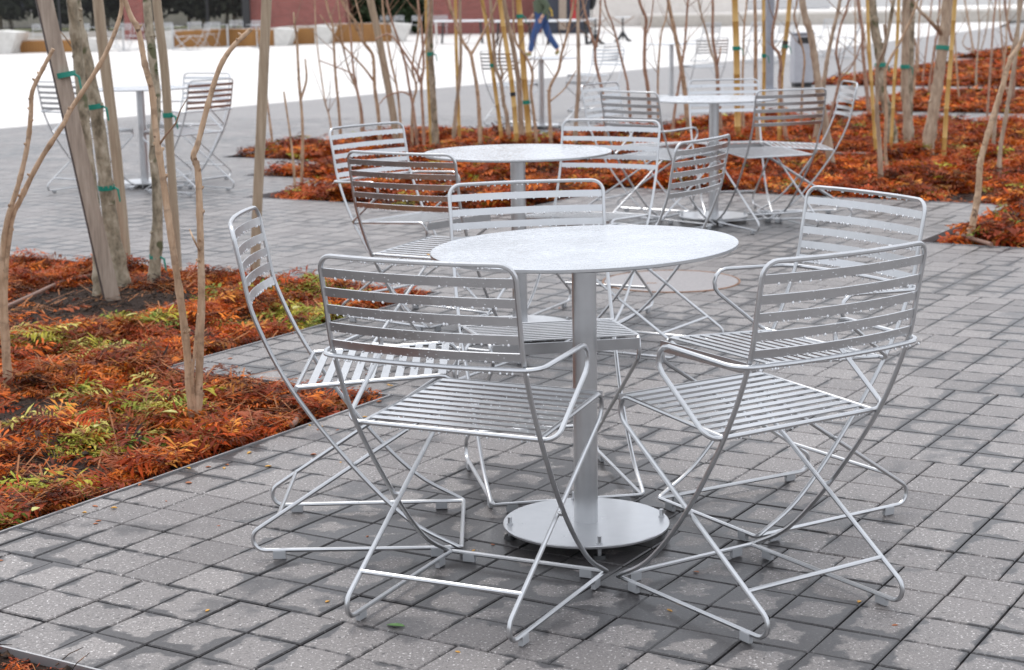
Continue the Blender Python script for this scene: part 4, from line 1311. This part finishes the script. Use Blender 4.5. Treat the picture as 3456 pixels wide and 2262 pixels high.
    ca.data.foreach_set('color', np.c_[np.clip(Cc_, 0, 1), np.ones(len(Cc_))].astype(np.float32).ravel())
    o = link(name, me, 'fern_litter')
    return o
def gxy(px, py, r):
    q = gnd(px, py)
    return (q.x, q.y, r)
GA_ = [gxy(450, 1085, .20), gxy(1010, 1075, .26), gxy(560, 1400, .13), gxy(330, 1420, .10), gxy(330, 1500, .13), gxy(100, 1440, .07), gxy(850, 1085, .13), gxy(20, 1790, .10), gxy(120, 1170, .16), gxy(700, 1010, .12), gxy(380, 1180, .16), gxy(470, 1300, .12), gxy(250, 1330, .10), gxy(620, 1480, .10), gxy(180, 1640, .10), gxy(1060, 1000, .18)]
BA_ = [gxy(330, 1010, .42), gxy(520, 1000, .30), gxy(150, 1060, .30), gxy(820, 1330, .16), gxy(930, 1400, .14), gxy(400, 1690, .08), gxy(230, 1110, .22), gxy(640, 1200, .08), gxy(1180, 1380, .10)]
o = litter('A', 15000, .055, 6, green_at=GA_, bare_at=BA_, hmax=.055, edge=.12, name='shredded_litter')
tag(o, 'carpet of shredded wet rust-red fern litter around the staked trunks', 'fern litter', kind='stuff')
o = litter('A', 5600, .12, 9, green_at=GA_, bare_at=BA_, hmax=.075, edge=.12, name='fern_fronds')
tag(o, 'larger drooping fern fronds, rust and yellow-green, scattered around the staked trunks', 'fern fronds', kind='stuff')
o = litter('A', 3600, .10, 1, hmax=.07, edge=.15, name='dry_stalks', stalk=2.2)
tag(o, 'thin dry orange stalks strewn over the bed of the staked trunks', 'stalks', kind='stuff')
o = litter('K', 450, .05, 7, hmax=.035, edge=.1)
tag(o, 'rust-red leaf litter in the sunken strip at the paving corner', 'fern litter', kind='stuff')
o = litter('B', 34000, .15, 6, bare_at=[gxy(2760, 580, .25), gxy(3200, 655, .2), gxy(1400, 690, .2)], hmax=.12, green_p=.03, ymax=24, edge=.45)
tag(o, 'bright rust-orange dead fern carpet of the stepped bed behind the tables', 'fern litter', kind='stuff')
o = litter('D', 8000, .20, 4, hmax=.09, green_p=.02)
tag(o, 'rust-orange planting strip beyond the grove, first strip past the narrow path', 'fern litter', kind='stuff')
o = litter('E', 9000, .28, 4, hmax=.10, green_p=.01)
tag(o, 'deep rust-orange planting strip between two narrow far paths', 'fern litter', kind='stuff')
o = litter('F', 3000, .34, 4, hmax=.10, green_p=.06, ymax=80)
tag(o, 'farthest thin rust-orange planting strip by the white plaza', 'fern litter', kind='stuff')

# crumbs of soil, bark chips and straw on the bare ground of the near beds
def crumbs(key, n_, label):
    mb = MB()
    rects = BEDS[key]
    k = 0
    while k < n_:
        a, b_, c_, d_ = random.choice(rects)
        i, j = random.uniform(max(a, -32), b_), random.uniform(max(c_, -20), d_)
        x, y, _ = lat(i, j)
        q = proj([(x, y, 0)])[0]
        if not (-200 < q[0] < PW and q[1] < PH + 200): continue
        k += 1
        z = soil_z(key, int(round(i)), int(round(j)))
        if random.random() < .8:
            r = random.choice((.004, .006, .009, .013)) * random.uniform(.7, 1.2)
            vs = [Vector(v) * r * random.uniform(.7, 1.25) + Vector((x, y, z + r * .3)) for v in ((1, 0, 0), (-1, 0, 0), (0, 1, 0), (0, -1, 0), (0, 0, .8), (0, 0, -.8))]
            mb.add(vs, [(0, 2, 4), (2, 1, 4), (1, 3, 4), (3, 0, 4), (2, 0, 5), (1, 2, 5), (3, 1, 5), (0, 3, 5)])
        else:
            a_ = random.uniform(0, 2 * PI); l = random.uniform(.03, .10)
            d = Vector((math.cos(a_), math.sin(a_), random.uniform(-.05, .25)))
            p = Vector((x, y, z + .012))
            mb.tube([p, p + d * l * .5 + Vector((0, 0, .006)), p + d * l], [.0014, .0012, .0008], 4)
    o = mb.build('soil_crumbs', 'crumb', BED_OBJ[key], False)
    tag(o, kind='stuff')
crumbs('A', 5200, '')
crumbs('K', 250, '')
# hoses and a root in the fern bed
def hose(pts, w, label, zz=.012, mat='hose'):
    W = [gnd(*p) for p in pts]
    r = w / 2 * W[0].y / F_PX
    c = sum(W, Vector()) / len(W)
    c.z = 0
    for p in W: p.z = zz
    o = MB().tube([Vector(p) - c for p in spline(W, 6)], r, 8).build('drip_hose', mat, None)
    o.location = c
    tag(o, label, 'hose')
hose([(10, 1050), (120, 1000), (215, 958), (318, 936)], 15, 'straight brown drip hose on bare soil beside the staked trunks')
hose([(535, 1060), (572, 1043), (604, 1028)], 15, 'short stub of brown hose beside the twin tan shoots')
hose([(940, 1340), (985, 1358), (1012, 1392), (1000, 1432), (985, 1448)], 17, 'bent brown hose end on bare soil behind the side-on armless chair')
hose([(3230, 800), (3270, 815), (3345, 838)], 14, 'rusty hose beside the shoot that bends over the paving', .02)
hose([(2610, 535), (2760, 538), (2960, 540)], 10, 'thin brown hose lying across the rust-coloured bed near the stout leaning trunk', .05)

# fallen leaves on the paving and seats
def leaf(p, size, rz, mat, label, group=None, curl=.3, name='fallen_leaf'):
    prof = [(0, 0), (.16, .22), (.24, .5), (.15, .8), (0, 1)]
    vs, fs = [], []
    for k, (w, y) in enumerate(prof):
        for s in (-1, 0, 1): vs.append((s * w * size, (y - .5) * size, curl * size * (abs(s) * w * 1.1 + .25 * (y - .5) ** 2)))
    for k in range(len(prof) - 1):
        for s in range(2): fs.append((k * 3 + s, k * 3 + s + 1, k * 3 + 4 + s, k * 3 + 3 + s))
    me = mesh(name, vs, fs, True)
    o = link(name, me, mat)
    sm = o.modifiers.new('thickness', 'SOLIDIFY'); sm.thickness = .0008
    o.location = p
    o.rotation_euler = (random.uniform(-.1, .1), random.uniform(-.1, .1), rz)
    tag(o, label, 'leaf', group)
leaf(gnd(1336, 2112, .002), .045, 1.2, 'leaf_green', 'single green leaf lying on the pavers in front of the back-turned armchair')
for px, py in [(1663, 1838), (1598, 1858), (1150, 1560), (1500, 1845), (1105, 2030), (2350, 1930), (1930, 1630), (1545, 2200), (1240, 1810), (700, 2060), (2900, 2030), (3020, 2110), (2260, 2060)]:
    leaf(gnd(px, py, .001), random.uniform(.010, .018), random.uniform(0, 6), random.choice(['leaf_rust', 'leaf_yellow']), 'tiny rust or yellow leaf scrap on the grey pavers', 'leaf scraps on the pavers')
for k in range(46):
    i, j = (abs(random.gauss(.5, .9)), random.uniform(-13, 0)) if k % 3 else (random.uniform(-6.5, -.5), random.choice((.4, .8, 11.2, 1.5)))
    q = Vector(lat(i, j, .001))
    leaf(q, random.uniform(.010, .022), random.uniform(0, 6), random.choice(['leaf_rust', 'leaf_rust', 'leaf_yellow']), 'rust-coloured leaf scrap strayed onto the paving along the fern bed edge', 'leaf scraps along the bed edge', random.uniform(.2, .9))
leaf(gnd(1445, 860, .452), .022, .5, 'leaf_yellow', 'yellow leaf on the seat of the armless chair at the middle table')
lg = 'large pale leaves on the fern litter'
for px, py, s in [(570, 1395, .07), (445, 1065, .06), (330, 1440, .05), (1000, 1040, .06), (120, 1720, .04)]:
    leaf(gnd(px, py, .055), s, random.uniform(0, 6), 'leaf_pale', 'broad yellow-green leaf lying on the rust-red fern litter', lg, .5)

# ---------------------------------------------------------------- street furniture
b = gnd(2595, 303)
root = empty('lamp_post', b)
MB().lathe([(.068, -.02), (.068, 3.0), (.060, 5.2)], 20).build('pole', 'post_grey', root)
MB().lathe([(.12, -.02), (.12, .02), (.075, .03), (.07, .06)], 20).build('base_collar', 'post_grey', root)
MB().lathe([(.05, 5.2), (.20, 5.25), (.22, 5.33), (.06, 5.42)], 20).build('lamp_head', 'post_grey', root)
tag(root, 'plain grey lamp post rising behind the tables among bamboo canes', 'lamp post')
b = gnd(2705, 293)
root = empty('litter_bin', b, .12)
MB().box((0, 0, .42), (.30, .24, .72), None, .012).build('body', 'bin_grey', root, False)
MB().box((0, 0, .03), (.26, .20, .06)).build('foot', 'black_metal', root, False)
MB().box((0, 0, .80), (.32, .26, .035), None, .008).build('lid', 'post_grey', root, False)
MB().box((0, -.1225, .70), (.20, .006, .09)).build('slot', 'black_metal', root, False)
tag(root, 'plain light grey litter bin standing behind the stout leaning trunk', 'litter bin')

# far plaza chairs and tables, too small to show their parts singly
def far_chair_mesh():
    mb = MB()
    for s in (-1, 1): mb.tube([Vector(p) for p in upright(s, 2)], .010, 5)
    mb.tube([(-.2275, -.1456, .8262), (.2275, -.1456, .8262)], .010, 5).tube([(-.21, .379, .022), (.21, .379, .022)], .009, 5)
    for s in (-1, 1): mb.tube([(s * .21, -.01, .4355), (s * .198, .46, .46), (s * .196, -.16, .022), (s * .205, .379, .022)], .009, 5)
    for z in SLAT_Z:
        q, t = up_at(z)
        mb.box((0, q.y - .012, z), (.45, .006, .021))
    for k in range(8): mb.box((0, .02 + k * .055, .437 + k * .0035), (.41, .032, .006))
    return mesh('cafe_chair', mb.v, mb.f)
def far_table_mesh():
    mb = MB().cyl((0, 0, .735), .381, .012, 28).cyl((0, 0, .02), .033, .72, 10).cyl((0, 0, 0), .21, .02, 20)
    return mesh('cafe_table', mb.v, mb.f)
FC, FT = far_chair_mesh(), far_table_mesh()
FC.materials.append(MATS['silver_plain']); FT.materials.append(MATS['silver_plain'])
def far(me, name, px, py, r, label, cat, group):
    o = link(name, me)
    q = gnd(px, py)
    o.location = (q.x, q.y, 0); o.rotation_euler = (0, 0, r)
    tag(o, label, cat, group)
gL, lL = 'far chairs in front of the fence', 'small pale slat chair on the far plaza in front of the iron fence'
for px, py, r in [(135, 160, .3), (285, 163, 2.2), (365, 160, -1), (420, 165, 2.9), (470, 168, .8), (560, 160, 2.6), (600, 172, -1.3), (660, 158, 3.3), (690, 170, 1.3), (720, 160, 2.9), (860, 150, 2.6), (800, 148, 3.2), (520, 158, 3.0)]:
    far(FC, 'cafe_chair', px, py, r, lL, 'chair', gL)
for px, py in [(330, 168), (418, 172), (585, 165), (770, 158), (870, 160)]:
    far(FT, 'cafe_table', px, py, 0, 'small round table among pale chairs in front of the iron fence', 'table', 'far tables in front of the fence')
for px, py, r in [(1345, 118, 3.0), (1405, 120, 2.8), (1455, 117, 3.3), (1492, 120, 3.1), (1295, 118, 2.7)]:
    far(FC, 'cafe_chair', px, py, r, 'small pale chair on the far plaza in front of the brick wall and hedge', 'chair', 'far chairs by the brick wall')
for px, py, r in [(2560, 208, 2.6), (2640, 214, .6), (2880, 196, 1.3), (2790, 190, 2.2), (2390, 210, .5)]:
    far(FC, 'cafe_chair', px, py, r, 'pale slat chair on the white plaza behind the lamp post and litter bin', 'chair', 'plaza chairs behind the lamp post')

# long white game tables on black legs
def long_table(px, py, w, r, label):
    q = gnd(px, py)
    root = empty('long_table', (q.x, q.y, 0), r)
    MB().box((0, 0, .74), (w, 1.05, .06), None, .01).build('table_top', 'far_white', root, False)
    for sx in (-1, 1):
        mb = MB()
        for sy in (-1, 1): mb.tube([(sx * w * .36, sy * .35, 0), (sx * w * .33, sy * .30, .71)], .032, 8)
        mb.box((sx * w * .345, 0, .40), (.05, .6, .05))
        mb.build('leg_frame', 'black_metal', root)
    for sx in (-1, 1): MB().box((sx * w * .46, -.46, .37), (.06, .06, .72)).build('post', 'concrete', root, False)
    tag(root, label, 'table')
long_table(1560, 146, 1.9, 0.05, 'long white table on black legs in front of the brick wall')
long_table(1735, 150, 1.5, 0.03, 'long white table beside the walking person, half hidden by bamboo canes')
long_table(1915, 150, 1.7, 0.02, 'long white table on black legs behind the walking person')
def stand(px, py, label):
    q = gnd(px, py)
    root = empty('folding_stand', (q.x, q.y, 0))
    MB().tube([(0, 0, .05), (0, 0, .78)], .028, 8).build('post', 'black_metal', root)
    mb = MB()
    for k in range(4):
        a = k * PI / 2 + .6
        mb.tube([(0, 0, .30), (math.cos(a) * .22, math.sin(a) * .22, .06), (math.cos(a) * .36, math.sin(a) * .36, .012)], [.05, .035, .022], 7)
    mb.build('feet', 'black_metal', root)
    mb = MB().tube([(0, 0, .55), (.38, .1, .80)], .014, 6).tube([(0, 0, .55), (-.38, -.1, .80)], .014, 6)
    mb.build('arm', 'rust', root)
    MB().box((0, 0, .79), (.5, .5, .03)).build('tray', 'far_white', root, False)
    tag(root, label, 'stand')
stand(2102, 140, 'small black-footed stand with splayed reddish arms on the far plaza')
stand(2010, 150, 'second black-footed stand beside the long white table on the far plaza')

# bench planters with concrete ends
def bench(x0, x1, ybase, hpx, label, wood_h=.42, bowd=.0):
    a, b_ = gnd(x0, ybase), gnd(x1, ybase)
    y = (a.y + b_.y) / 2
    L = abs(b_.x - a.x)
    root = empty('planter_bench', ((a.x + b_.x) / 2, y, 0))
    h = hpx * y / F_PX
    mb = MB()
    K = 9
    for k in range(K):
        t0, t1 = k / K, (k + 1) / K
        xm = -L / 2 + .5 + (L - 1.0) * (t0 + t1) / 2
        wv = (L - 1.0) / K
        hh_ = h * (.86 + bowd * math.sin(PI * (t0 + t1) / 2))
        mb.box((xm, .35, hh_ / 2), (wv * .985, 1.1, hh_))
    mb.build('timber_seat', 'bench_wood', root, False)
    MB().box((0, .9, h * .93), (L - .9, .5, h * .10)).build('capping', 'concrete', root, False)
    for s in (-1, 1):
        xo = s * (L / 2)
        vs = [(xo - s * .62, -.3, 0), (xo - s * .18, -.3, 0), (xo - s * .18, 1.2, 0), (xo - s * .62, 1.2, 0),
              (xo - s * .62, -.3, h), (xo + s * .06, -.3, h * .90), (xo + s * .06, 1.2, h * .90), (xo - s * .62, 1.2, h)]
        fs = [(3, 2, 1, 0), (4, 5, 6, 7), (0, 1, 5, 4), (1, 2, 6, 5), (2, 3, 7, 6), (3, 0, 4, 7)]
        if s < 0: fs = [tuple(reversed(f_)) for f_ in fs]
        MB().add(vs, fs).build('end_block', 'concrete', root, False)
    tag(root, label, 'bench')
bench(-150, 45, 182, 76, 'concrete-ended timber bench cut by the fern bed trunks, beside the iron fence')
bench(38, 332, 176, 44, 'low dark timber bench with a small concrete end behind the staked trunks')
bench(560, 972, 157, 58, 'long amber timber bench with concrete ends behind the far pale chairs', bowd=.12)
bench(930, 1118, 149, 60, 'short amber timber bench between two concrete blocks by the brick wall')
bench(1060, 1374, 142, 62, 'timber bench with a sharply flared concrete end in front of the hedge', bowd=.12)

# iron fence on a low kerb, dark planting behind it
def wall_box(name, mat, x0, x1, yb, y, ztop, depth, label, cat, zb=0.0, r=0):
    a, b_ = at(x0, yb, y), at(x1, yb, y)
    L = b_.x - a.x
    o = MB().box((0, depth / 2, (ztop + zb) / 2), (L, depth, ztop - zb), None, .02).build(name, mat, None, False)
    o.location = ((a.x + b_.x) / 2, y, 0)
    o.rotation_euler = (0, 0, r)
    tag(o, label, cat)
    return o
YF = 78.0
wall_box('kerb_wall', 'beige_stone', -420, 830, 60, YF - .3, .36, .6, 'long low stone kerb carrying the iron fence', 'wall')
fa, fb = at(-420, 60, YF).x, at(825, 60, YF).x
root = empty('iron_fence', ((fa + fb) / 2, YF, .30))
L = fb - fa
MB().box((0, 0, .25), (L, .05, .05)).box((0, 0, 1.75), (L, .05, .05)).build('rail', 'fence_iron', root, False)
mb = MB()
k = 0
x = -L / 2
while x < L / 2:
    mb.box((x, 0, 1.0), (.032, .032, 2.0))
    x += .125
o = mb.build('pickets', 'fence_iron', root, False)
tag(o, kind='stuff')
for k in range(5):
    MB().box((-L / 2 + L * (k + .5) / 5, 0, 1.05), (.11, .11, 2.15)).build('fence_post', 'fence_iron', root, False)
tag(root, 'black iron picket fence standing along the far side of the plaza', 'fence')
o = link('lawn', mesh('lawn', [(fa - 6, YF + .35, .30), (fb, YF + .35, .30), (fb, YF + 14, .42), (fa - 6, YF + 14, .42)], [(0, 1, 2, 3)]), 'turf')
tag(o, kind='structure')
def leafmass(name, cx, cy, cz, sx, sy, sz, n_, size, mat, label, cat):
    root = empty(name, (cx, cy, 0))
    P = rng.uniform(-1, 1, (n_, 3))
    P /= np.maximum(1, np.linalg.norm(P, axis=1) ** .7)[:, None]
    P *= (1 + .16 * np.sin(P[:, :1] * 9 + P[:, 2:] * 7))
    P = P * [sx, sy, sz] + [0, 0, cz]
    P[:, 2] = np.maximum(P[:, 2], .05)
    D1 = rng.normal(size=(n_, 3)); D1 /= np.linalg.norm(D1, axis=1)[:, None]
    D2 = np.cross(D1, rng.normal(size=(n_, 3))); D2 /= np.linalg.norm(D2, axis=1)[:, None]
    s_ = size * rng.uniform(.6, 1.3, (n_, 1))
    V4 = np.stack([P - D1 * s_, P - D2 * s_ * .5, P + D1 * s_, P + D2 * s_ * .5], 1).reshape(-1, 3)
    me = mesh('foliage', V4.tolist(), [tuple(range(4 * k, 4 * k + 4)) for k in range(n_)])
    o = link('foliage', me, mat, root)
    tag(o, kind='stuff')
    for k in range(3):
        x = sx * (-.6 + .6 * k)
        MB().tube([(x, 0, -.05), (x * 1.05, 0, cz * .6), (x * 1.1, .1, cz * 1.2)], [.09, .07, .03], 7).build('trunk', 'bark_mottled', root)
    tag(root, label, cat)
for k, (px, w, lab) in enumerate([(-150, 3.4, 'dark evergreen mass behind the fence beside the low dark bench'), (150, 3.2, 'dark evergreen mass behind the fence and the staked trunks'),
                                  (360, 2.6, 'dark evergreen mass behind the fence next to the brick pillar'), (620, 3.0, 'dark evergreen mass behind the fence above the far pale chairs'), (790, 2.4, 'dark evergreen mass behind the fence next to the brick building')]):
    q = at(px, 40, YF + 5)
    leafmass('evergreen_shrub', q.x, YF + 5 + (k % 2) * 1.2, 2.7, w, 1.5, 1.75, 2600, .28, 'dark_leaf', lab, 'shrub')
# brick pillar, building, walls
wall_box('boundary_wall', 'beige_stone', -600, 900, 60, YF + 14.2, 1.3, .4, 'low stone boundary wall at the back of the lawn behind the fence', 'wall')
wall_box('shaded_facade', 'navy_panel', -700, 1000, 40, YF + 22, 7.0, 3.0, 'dark building front far behind the iron fence and evergreens', 'building')
wall_box('brick_pillar', 'brick', 418, 482, 60, YF - 2.2, 3.4, .9, 'red brick pillar standing in the line of the iron fence', 'pillar')
wall_box('dark_post', 'black_metal', 818, 843, 60, YF - 1.5, 3.2, .3, 'dark square post at the end of the iron fence', 'post')
wall_box('brick_building', 'brick', 846, 1165, 60, YF - 1.0, 4.2, 7.0, 'red brick building beside the dark post, behind the amber benches', 'building')
wall_box('brick_wall', 'brick', 1440, 1850, 60, YF - 1.0, 4.0, 6.0, 'long red brick wall between the hedge and the dark kiosk', 'wall')
q0, q1 = at(1175, 40, 80), at(1450, 40, 80)
leafmass('hedge', (q0.x + q1.x) / 2, 80.5, 1.15, (q1.x - q0.x) / 2, 1.3, 1.25, 5200, .17, 'hedge_leaf', 'clipped dark green hedge between two brick walls', 'hedge')
leafmass('evergreen_tree', (q0.x + q1.x) / 2, 86, 3.0, 4.2, 1.6, 3.0, 3200, .35, 'dark_leaf', 'dark evergreen tree rising behind the clipped hedge', 'tree')
# kiosk behind the walking person
y = 74.0
a, b_ = at(1842, 50, y), at(1992, 50, y)
root = empty('kiosk', ((a.x + b_.x) / 2, y, 0))
Lk = b_.x - a.x
MB().box((0, 1.2, 1.4), (Lk, 2.4, 2.8), None, .03).build('body', 'navy_panel', root, False)
MB().box((Lk * .14, -.02, 1.35), (.30, .06, 1.7)).build('red_panel', 'red_panel', root, False)
MB().box((-Lk * .12, -.03, 1.4), (.32, .08, 2.5)).build('brown_post', 'stake_wood', root, False)
MB().box((0, 1.0, 2.86), (Lk + .5, 3.0, .12)).build('roof', 'black_metal', root, False)
tag(root, 'dark navy kiosk with a red panel behind the walking person', 'kiosk')
# folded black parasol
b = gnd(1998, 108)
root = empty('folded_parasol', b)
MB().tube([(0, 0, 0), (0, 0, 2.5)], .022, 8).build('pole', 'black_metal', root)
MB().lathe([(.05, .95), (.17, 1.15), (.28, 1.75), (.20, 2.2), (.03, 2.55)], 10).build('canopy', 'black_metal', root)
MB().lathe([(.28, 0), (.28, .05), (.06, .08), (.05, .2)], 16).build('foot', 'black_metal', root)
tag(root, 'folded black parasol in front of the cream wall', 'parasol')
# pale walls on the far side
wall_box('cream_wall', 'cream_stone', 2000, 2520, 40, 92, 3.2, 4, 'tall cream stone wall behind the folded black parasol', 'wall')
wall_box('stone_bench_wall', 'beige_stone', 2170, 4300, 80, 86, .55, 1.2, 'long low beige wall along the far edge of the plaza', 'wall', r=.02)
wall_box('terrace', 'cream_stone', 2180, 4400, 60, 90, .62, 26, 'cream terrace above the long low beige wall', 'terrace', r=.02)
fa, fb = at(2440, 20, 95).x, at(2800, 20, 95).x
root = empty('terrace_railing', ((fa + fb) / 2, 95, .62))
L = fb - fa
MB().box((0, 0, .12), (L, .05, .05)).box((0, 0, 1.15), (L, .05, .05)).build('rail', 'post_grey', root, False)
mb = MB()
x = -L / 2
while x < L / 2:
    mb.box((x, 0, .6), (.035, .035, 1.2)); x += .14
o = mb.build('balusters', 'post_grey', root, False); tag(o, kind='stuff')
tag(root, 'pale iron railing on the cream terrace', 'railing')

# ---------------------------------------------------------------- walking person
def skin_mesh(name, joints, edges, radii, mat, parent, root_i=0, sub=2):
    me = bpy.data.meshes.new(name)
    me.from_pydata([tuple(j) for j in joints], edges, [])
    o = bpy.data.objects.new(name, me)
    C.objects.link(o)
    sk = o.modifiers.new('skin', 'SKIN')
    sk.use_smooth_shade = True
    me.skin_vertices[0].data
    for k, r in enumerate(radii):
        me.skin_vertices[0].data[k].radius = r if isinstance(r, tuple) else (r, r)
    me.skin_vertices[0].data[root_i].use_root = True
    ss = o.modifiers.new('sub', 'SUBSURF'); ss.levels = sub; ss.render_levels = sub
    dg = bpy.context.evaluated_depsgraph_get()
    m2 = bpy.data.meshes.new_from_object(o.evaluated_get(dg))
    bpy.data.objects.remove(o)
    bpy.data.meshes.remove(me)
    m2.name = name
    m2.materials.clear(); m2.materials.append(MATS[mat])
    m2.polygons.foreach_set('use_smooth', [True] * len(m2.polygons))
    o = bpy.data.objects.new(name, m2)
    C.objects.link(o)
    o.parent = parent
    return o
pb = gnd(1830, 190)
root = empty('person', (pb.x, pb.y, 0), 0)
# walking towards the left of the picture (-x); front leg reaches -x, rear leg trails +x
J = dict(pel=(0, 0, .98), spine=(-.02, 0, 1.18), chest=(-.04, 0, 1.40), neck=(-.06, 0, 1.56), head=(-.09, 0, 1.70), crown=(-.08, 0, 1.84),
         hL=(-.02, -.10, .95), kL=(-.20, -.11, .53), aL=(-.30, -.11, .10), tL=(-.46, -.12, .035),
         hR=(.02, .10, .95), kR=(.16, .10, .52), aR=(.40, .10, .16), tR=(.33, .10, .03),
         sL=(-.03, -.20, 1.46), eL=(.16, -.26, 1.20), wL=(.02, -.27, 1.00), gL=(-.03, -.27, .93),
         sR=(-.05, .20, 1.46), eR=(.02, .27, 1.18), wR=(-.18, .25, 1.02), gR=(-.25, .24, .98))
nm = list(J)
ed = [('pel', 'spine'), ('spine', 'chest'), ('chest', 'neck'), ('neck', 'head'), ('head', 'crown'), ('pel', 'hL'), ('hL', 'kL'), ('kL', 'aL'), ('aL', 'tL'), ('pel', 'hR'), ('hR', 'kR'), ('kR', 'aR'), ('aR', 'tR'),
      ('chest', 'sL'), ('sL', 'eL'), ('eL', 'wL'), ('wL', 'gL'), ('chest', 'sR'), ('sR', 'eR'), ('eR', 'wR'), ('wR', 'gR')]
rd = dict(pel=.13, spine=.13, chest=.145, neck=.06, head=.10, crown=.075, hL=.10, kL=.065, aL=.045, tL=.035, hR=.10, kR=.065, aR=.045, tR=.035, sL=.07, eL=.05, wL=.035, gL=.04, sR=.07, eR=.05, wR=.035, gR=.04)
skin_mesh('body', [J[k] for k in nm], [(nm.index(a), nm.index(b_)) for a, b_ in ed], [rd[k] for k in nm], 'skin', root)
jn = ['hem', 'pel', 'spine', 'chest', 'collar', 'sL', 'eL', 'wL', 'sR', 'eR', 'wR']
JJ = dict(J); JJ['hem'] = (.0, 0, .84); JJ['collar'] = (-.055, 0, 1.55)
je = [('hem', 'pel'), ('pel', 'spine'), ('spine', 'chest'), ('chest', 'collar'), ('chest', 'sL'), ('sL', 'eL'), ('eL', 'wL'), ('chest', 'sR'), ('sR', 'eR'), ('eR', 'wR')]
jr = dict(hem=(.19, .20), pel=(.19, .21), spine=(.18, .20), chest=(.19, .20), collar=.10, sL=.10, eL=.075, wL=.058, sR=.10, eR=.075, wR=.058)
skin_mesh('jacket', [JJ[k] for k in jn], [(jn.index(a), jn.index(b_)) for a, b_ in je], [jr[k] for k in jn], 'jacket', root, 2)
tn = ['pel', 'hL', 'kL', 'aL', 'hR', 'kR', 'aR']
JT = dict(J); JT['pel'] = (0, 0, .97)
te = [('pel', 'hL'), ('hL', 'kL'), ('kL', 'aL'), ('pel', 'hR'), ('hR', 'kR'), ('kR', 'aR')]
tr_ = dict(pel=.15, hL=.125, kL=.088, aL=.075, hR=.125, kR=.088, aR=.075)
skin_mesh('trousers', [JT[k] for k in tn], [(tn.index(a), tn.index(b_)) for a, b_ in te], [tr_[k] for k in tn], 'denim', root)
for s in 'LR':
    a, t = Vector(J['a' + s]), Vector(J['t' + s])
    mid = a.lerp(t, .5); mid.z = min(mid.z, .075)
    skin_mesh('shoe', [a + Vector((.04, 0, -.045)) if s == 'L' else a + Vector((.03, 0, -.02)), mid, t], [(0, 1), (1, 2)], [.055, .05, .042], 'shoe', root)
skin_mesh('hood', [(-.05, 0, 1.55), (-.03, 0, 1.64), (-.06, 0, 1.78), (-.10, 0, 1.85)], [(0, 1), (1, 2), (2, 3)], [.10, .11, .115, .07], 'hair', root)
hx = Vector(J['head'])
MB().tube([hx + Vector((-.085, 0, .03)), hx + Vector((-.125, 0, -.01)), hx + Vector((-.10, 0, -.025))], [.010, .016, .010], 6).build('nose', 'skin', root)
for sy in (-1, 1):
    MB().lathe([(.0005, -.012), (.010, -.006), (.012, 0), (.010, .006), (.0005, .012)], 8, (hx.x - .095, hx.y + sy * .035, hx.z + .035)).build('eye', 'black_metal', root)
    g = Vector(J['gL' if sy < 0 else 'gR'])
    mb = MB()
    for f_ in range(4): mb.tube([g + Vector((-.01 + f_ * .018 - .02, sy * .006, -.02)), g + Vector((-.02 + f_ * .017 - .02, sy * .012, -.07 - .008 * (f_ in (1, 2)))), g + Vector((-.035 + f_ * .015 - .02, 0, -.10 - .012 * (f_ in (1, 2))))], [.009, .008, .006], 6)
    mb.tube([g + Vector((-.03, 0, 0)), g + Vector((-.055, 0, -.03)), g + Vector((-.06, 0, -.06))], [.010, .009, .007], 6)
    mb.build('fingers', 'skin', root)
MB().tube([(-.14, -.19, 1.52), (.10, -.22, 1.36), (.24, -.12, 1.10), (.26, .02, .98)], .020, 7).build('bag_strap', 'strap_yellow', root)
tag(root, 'person in an olive jacket and blue jeans striding across the white plaza', 'person')
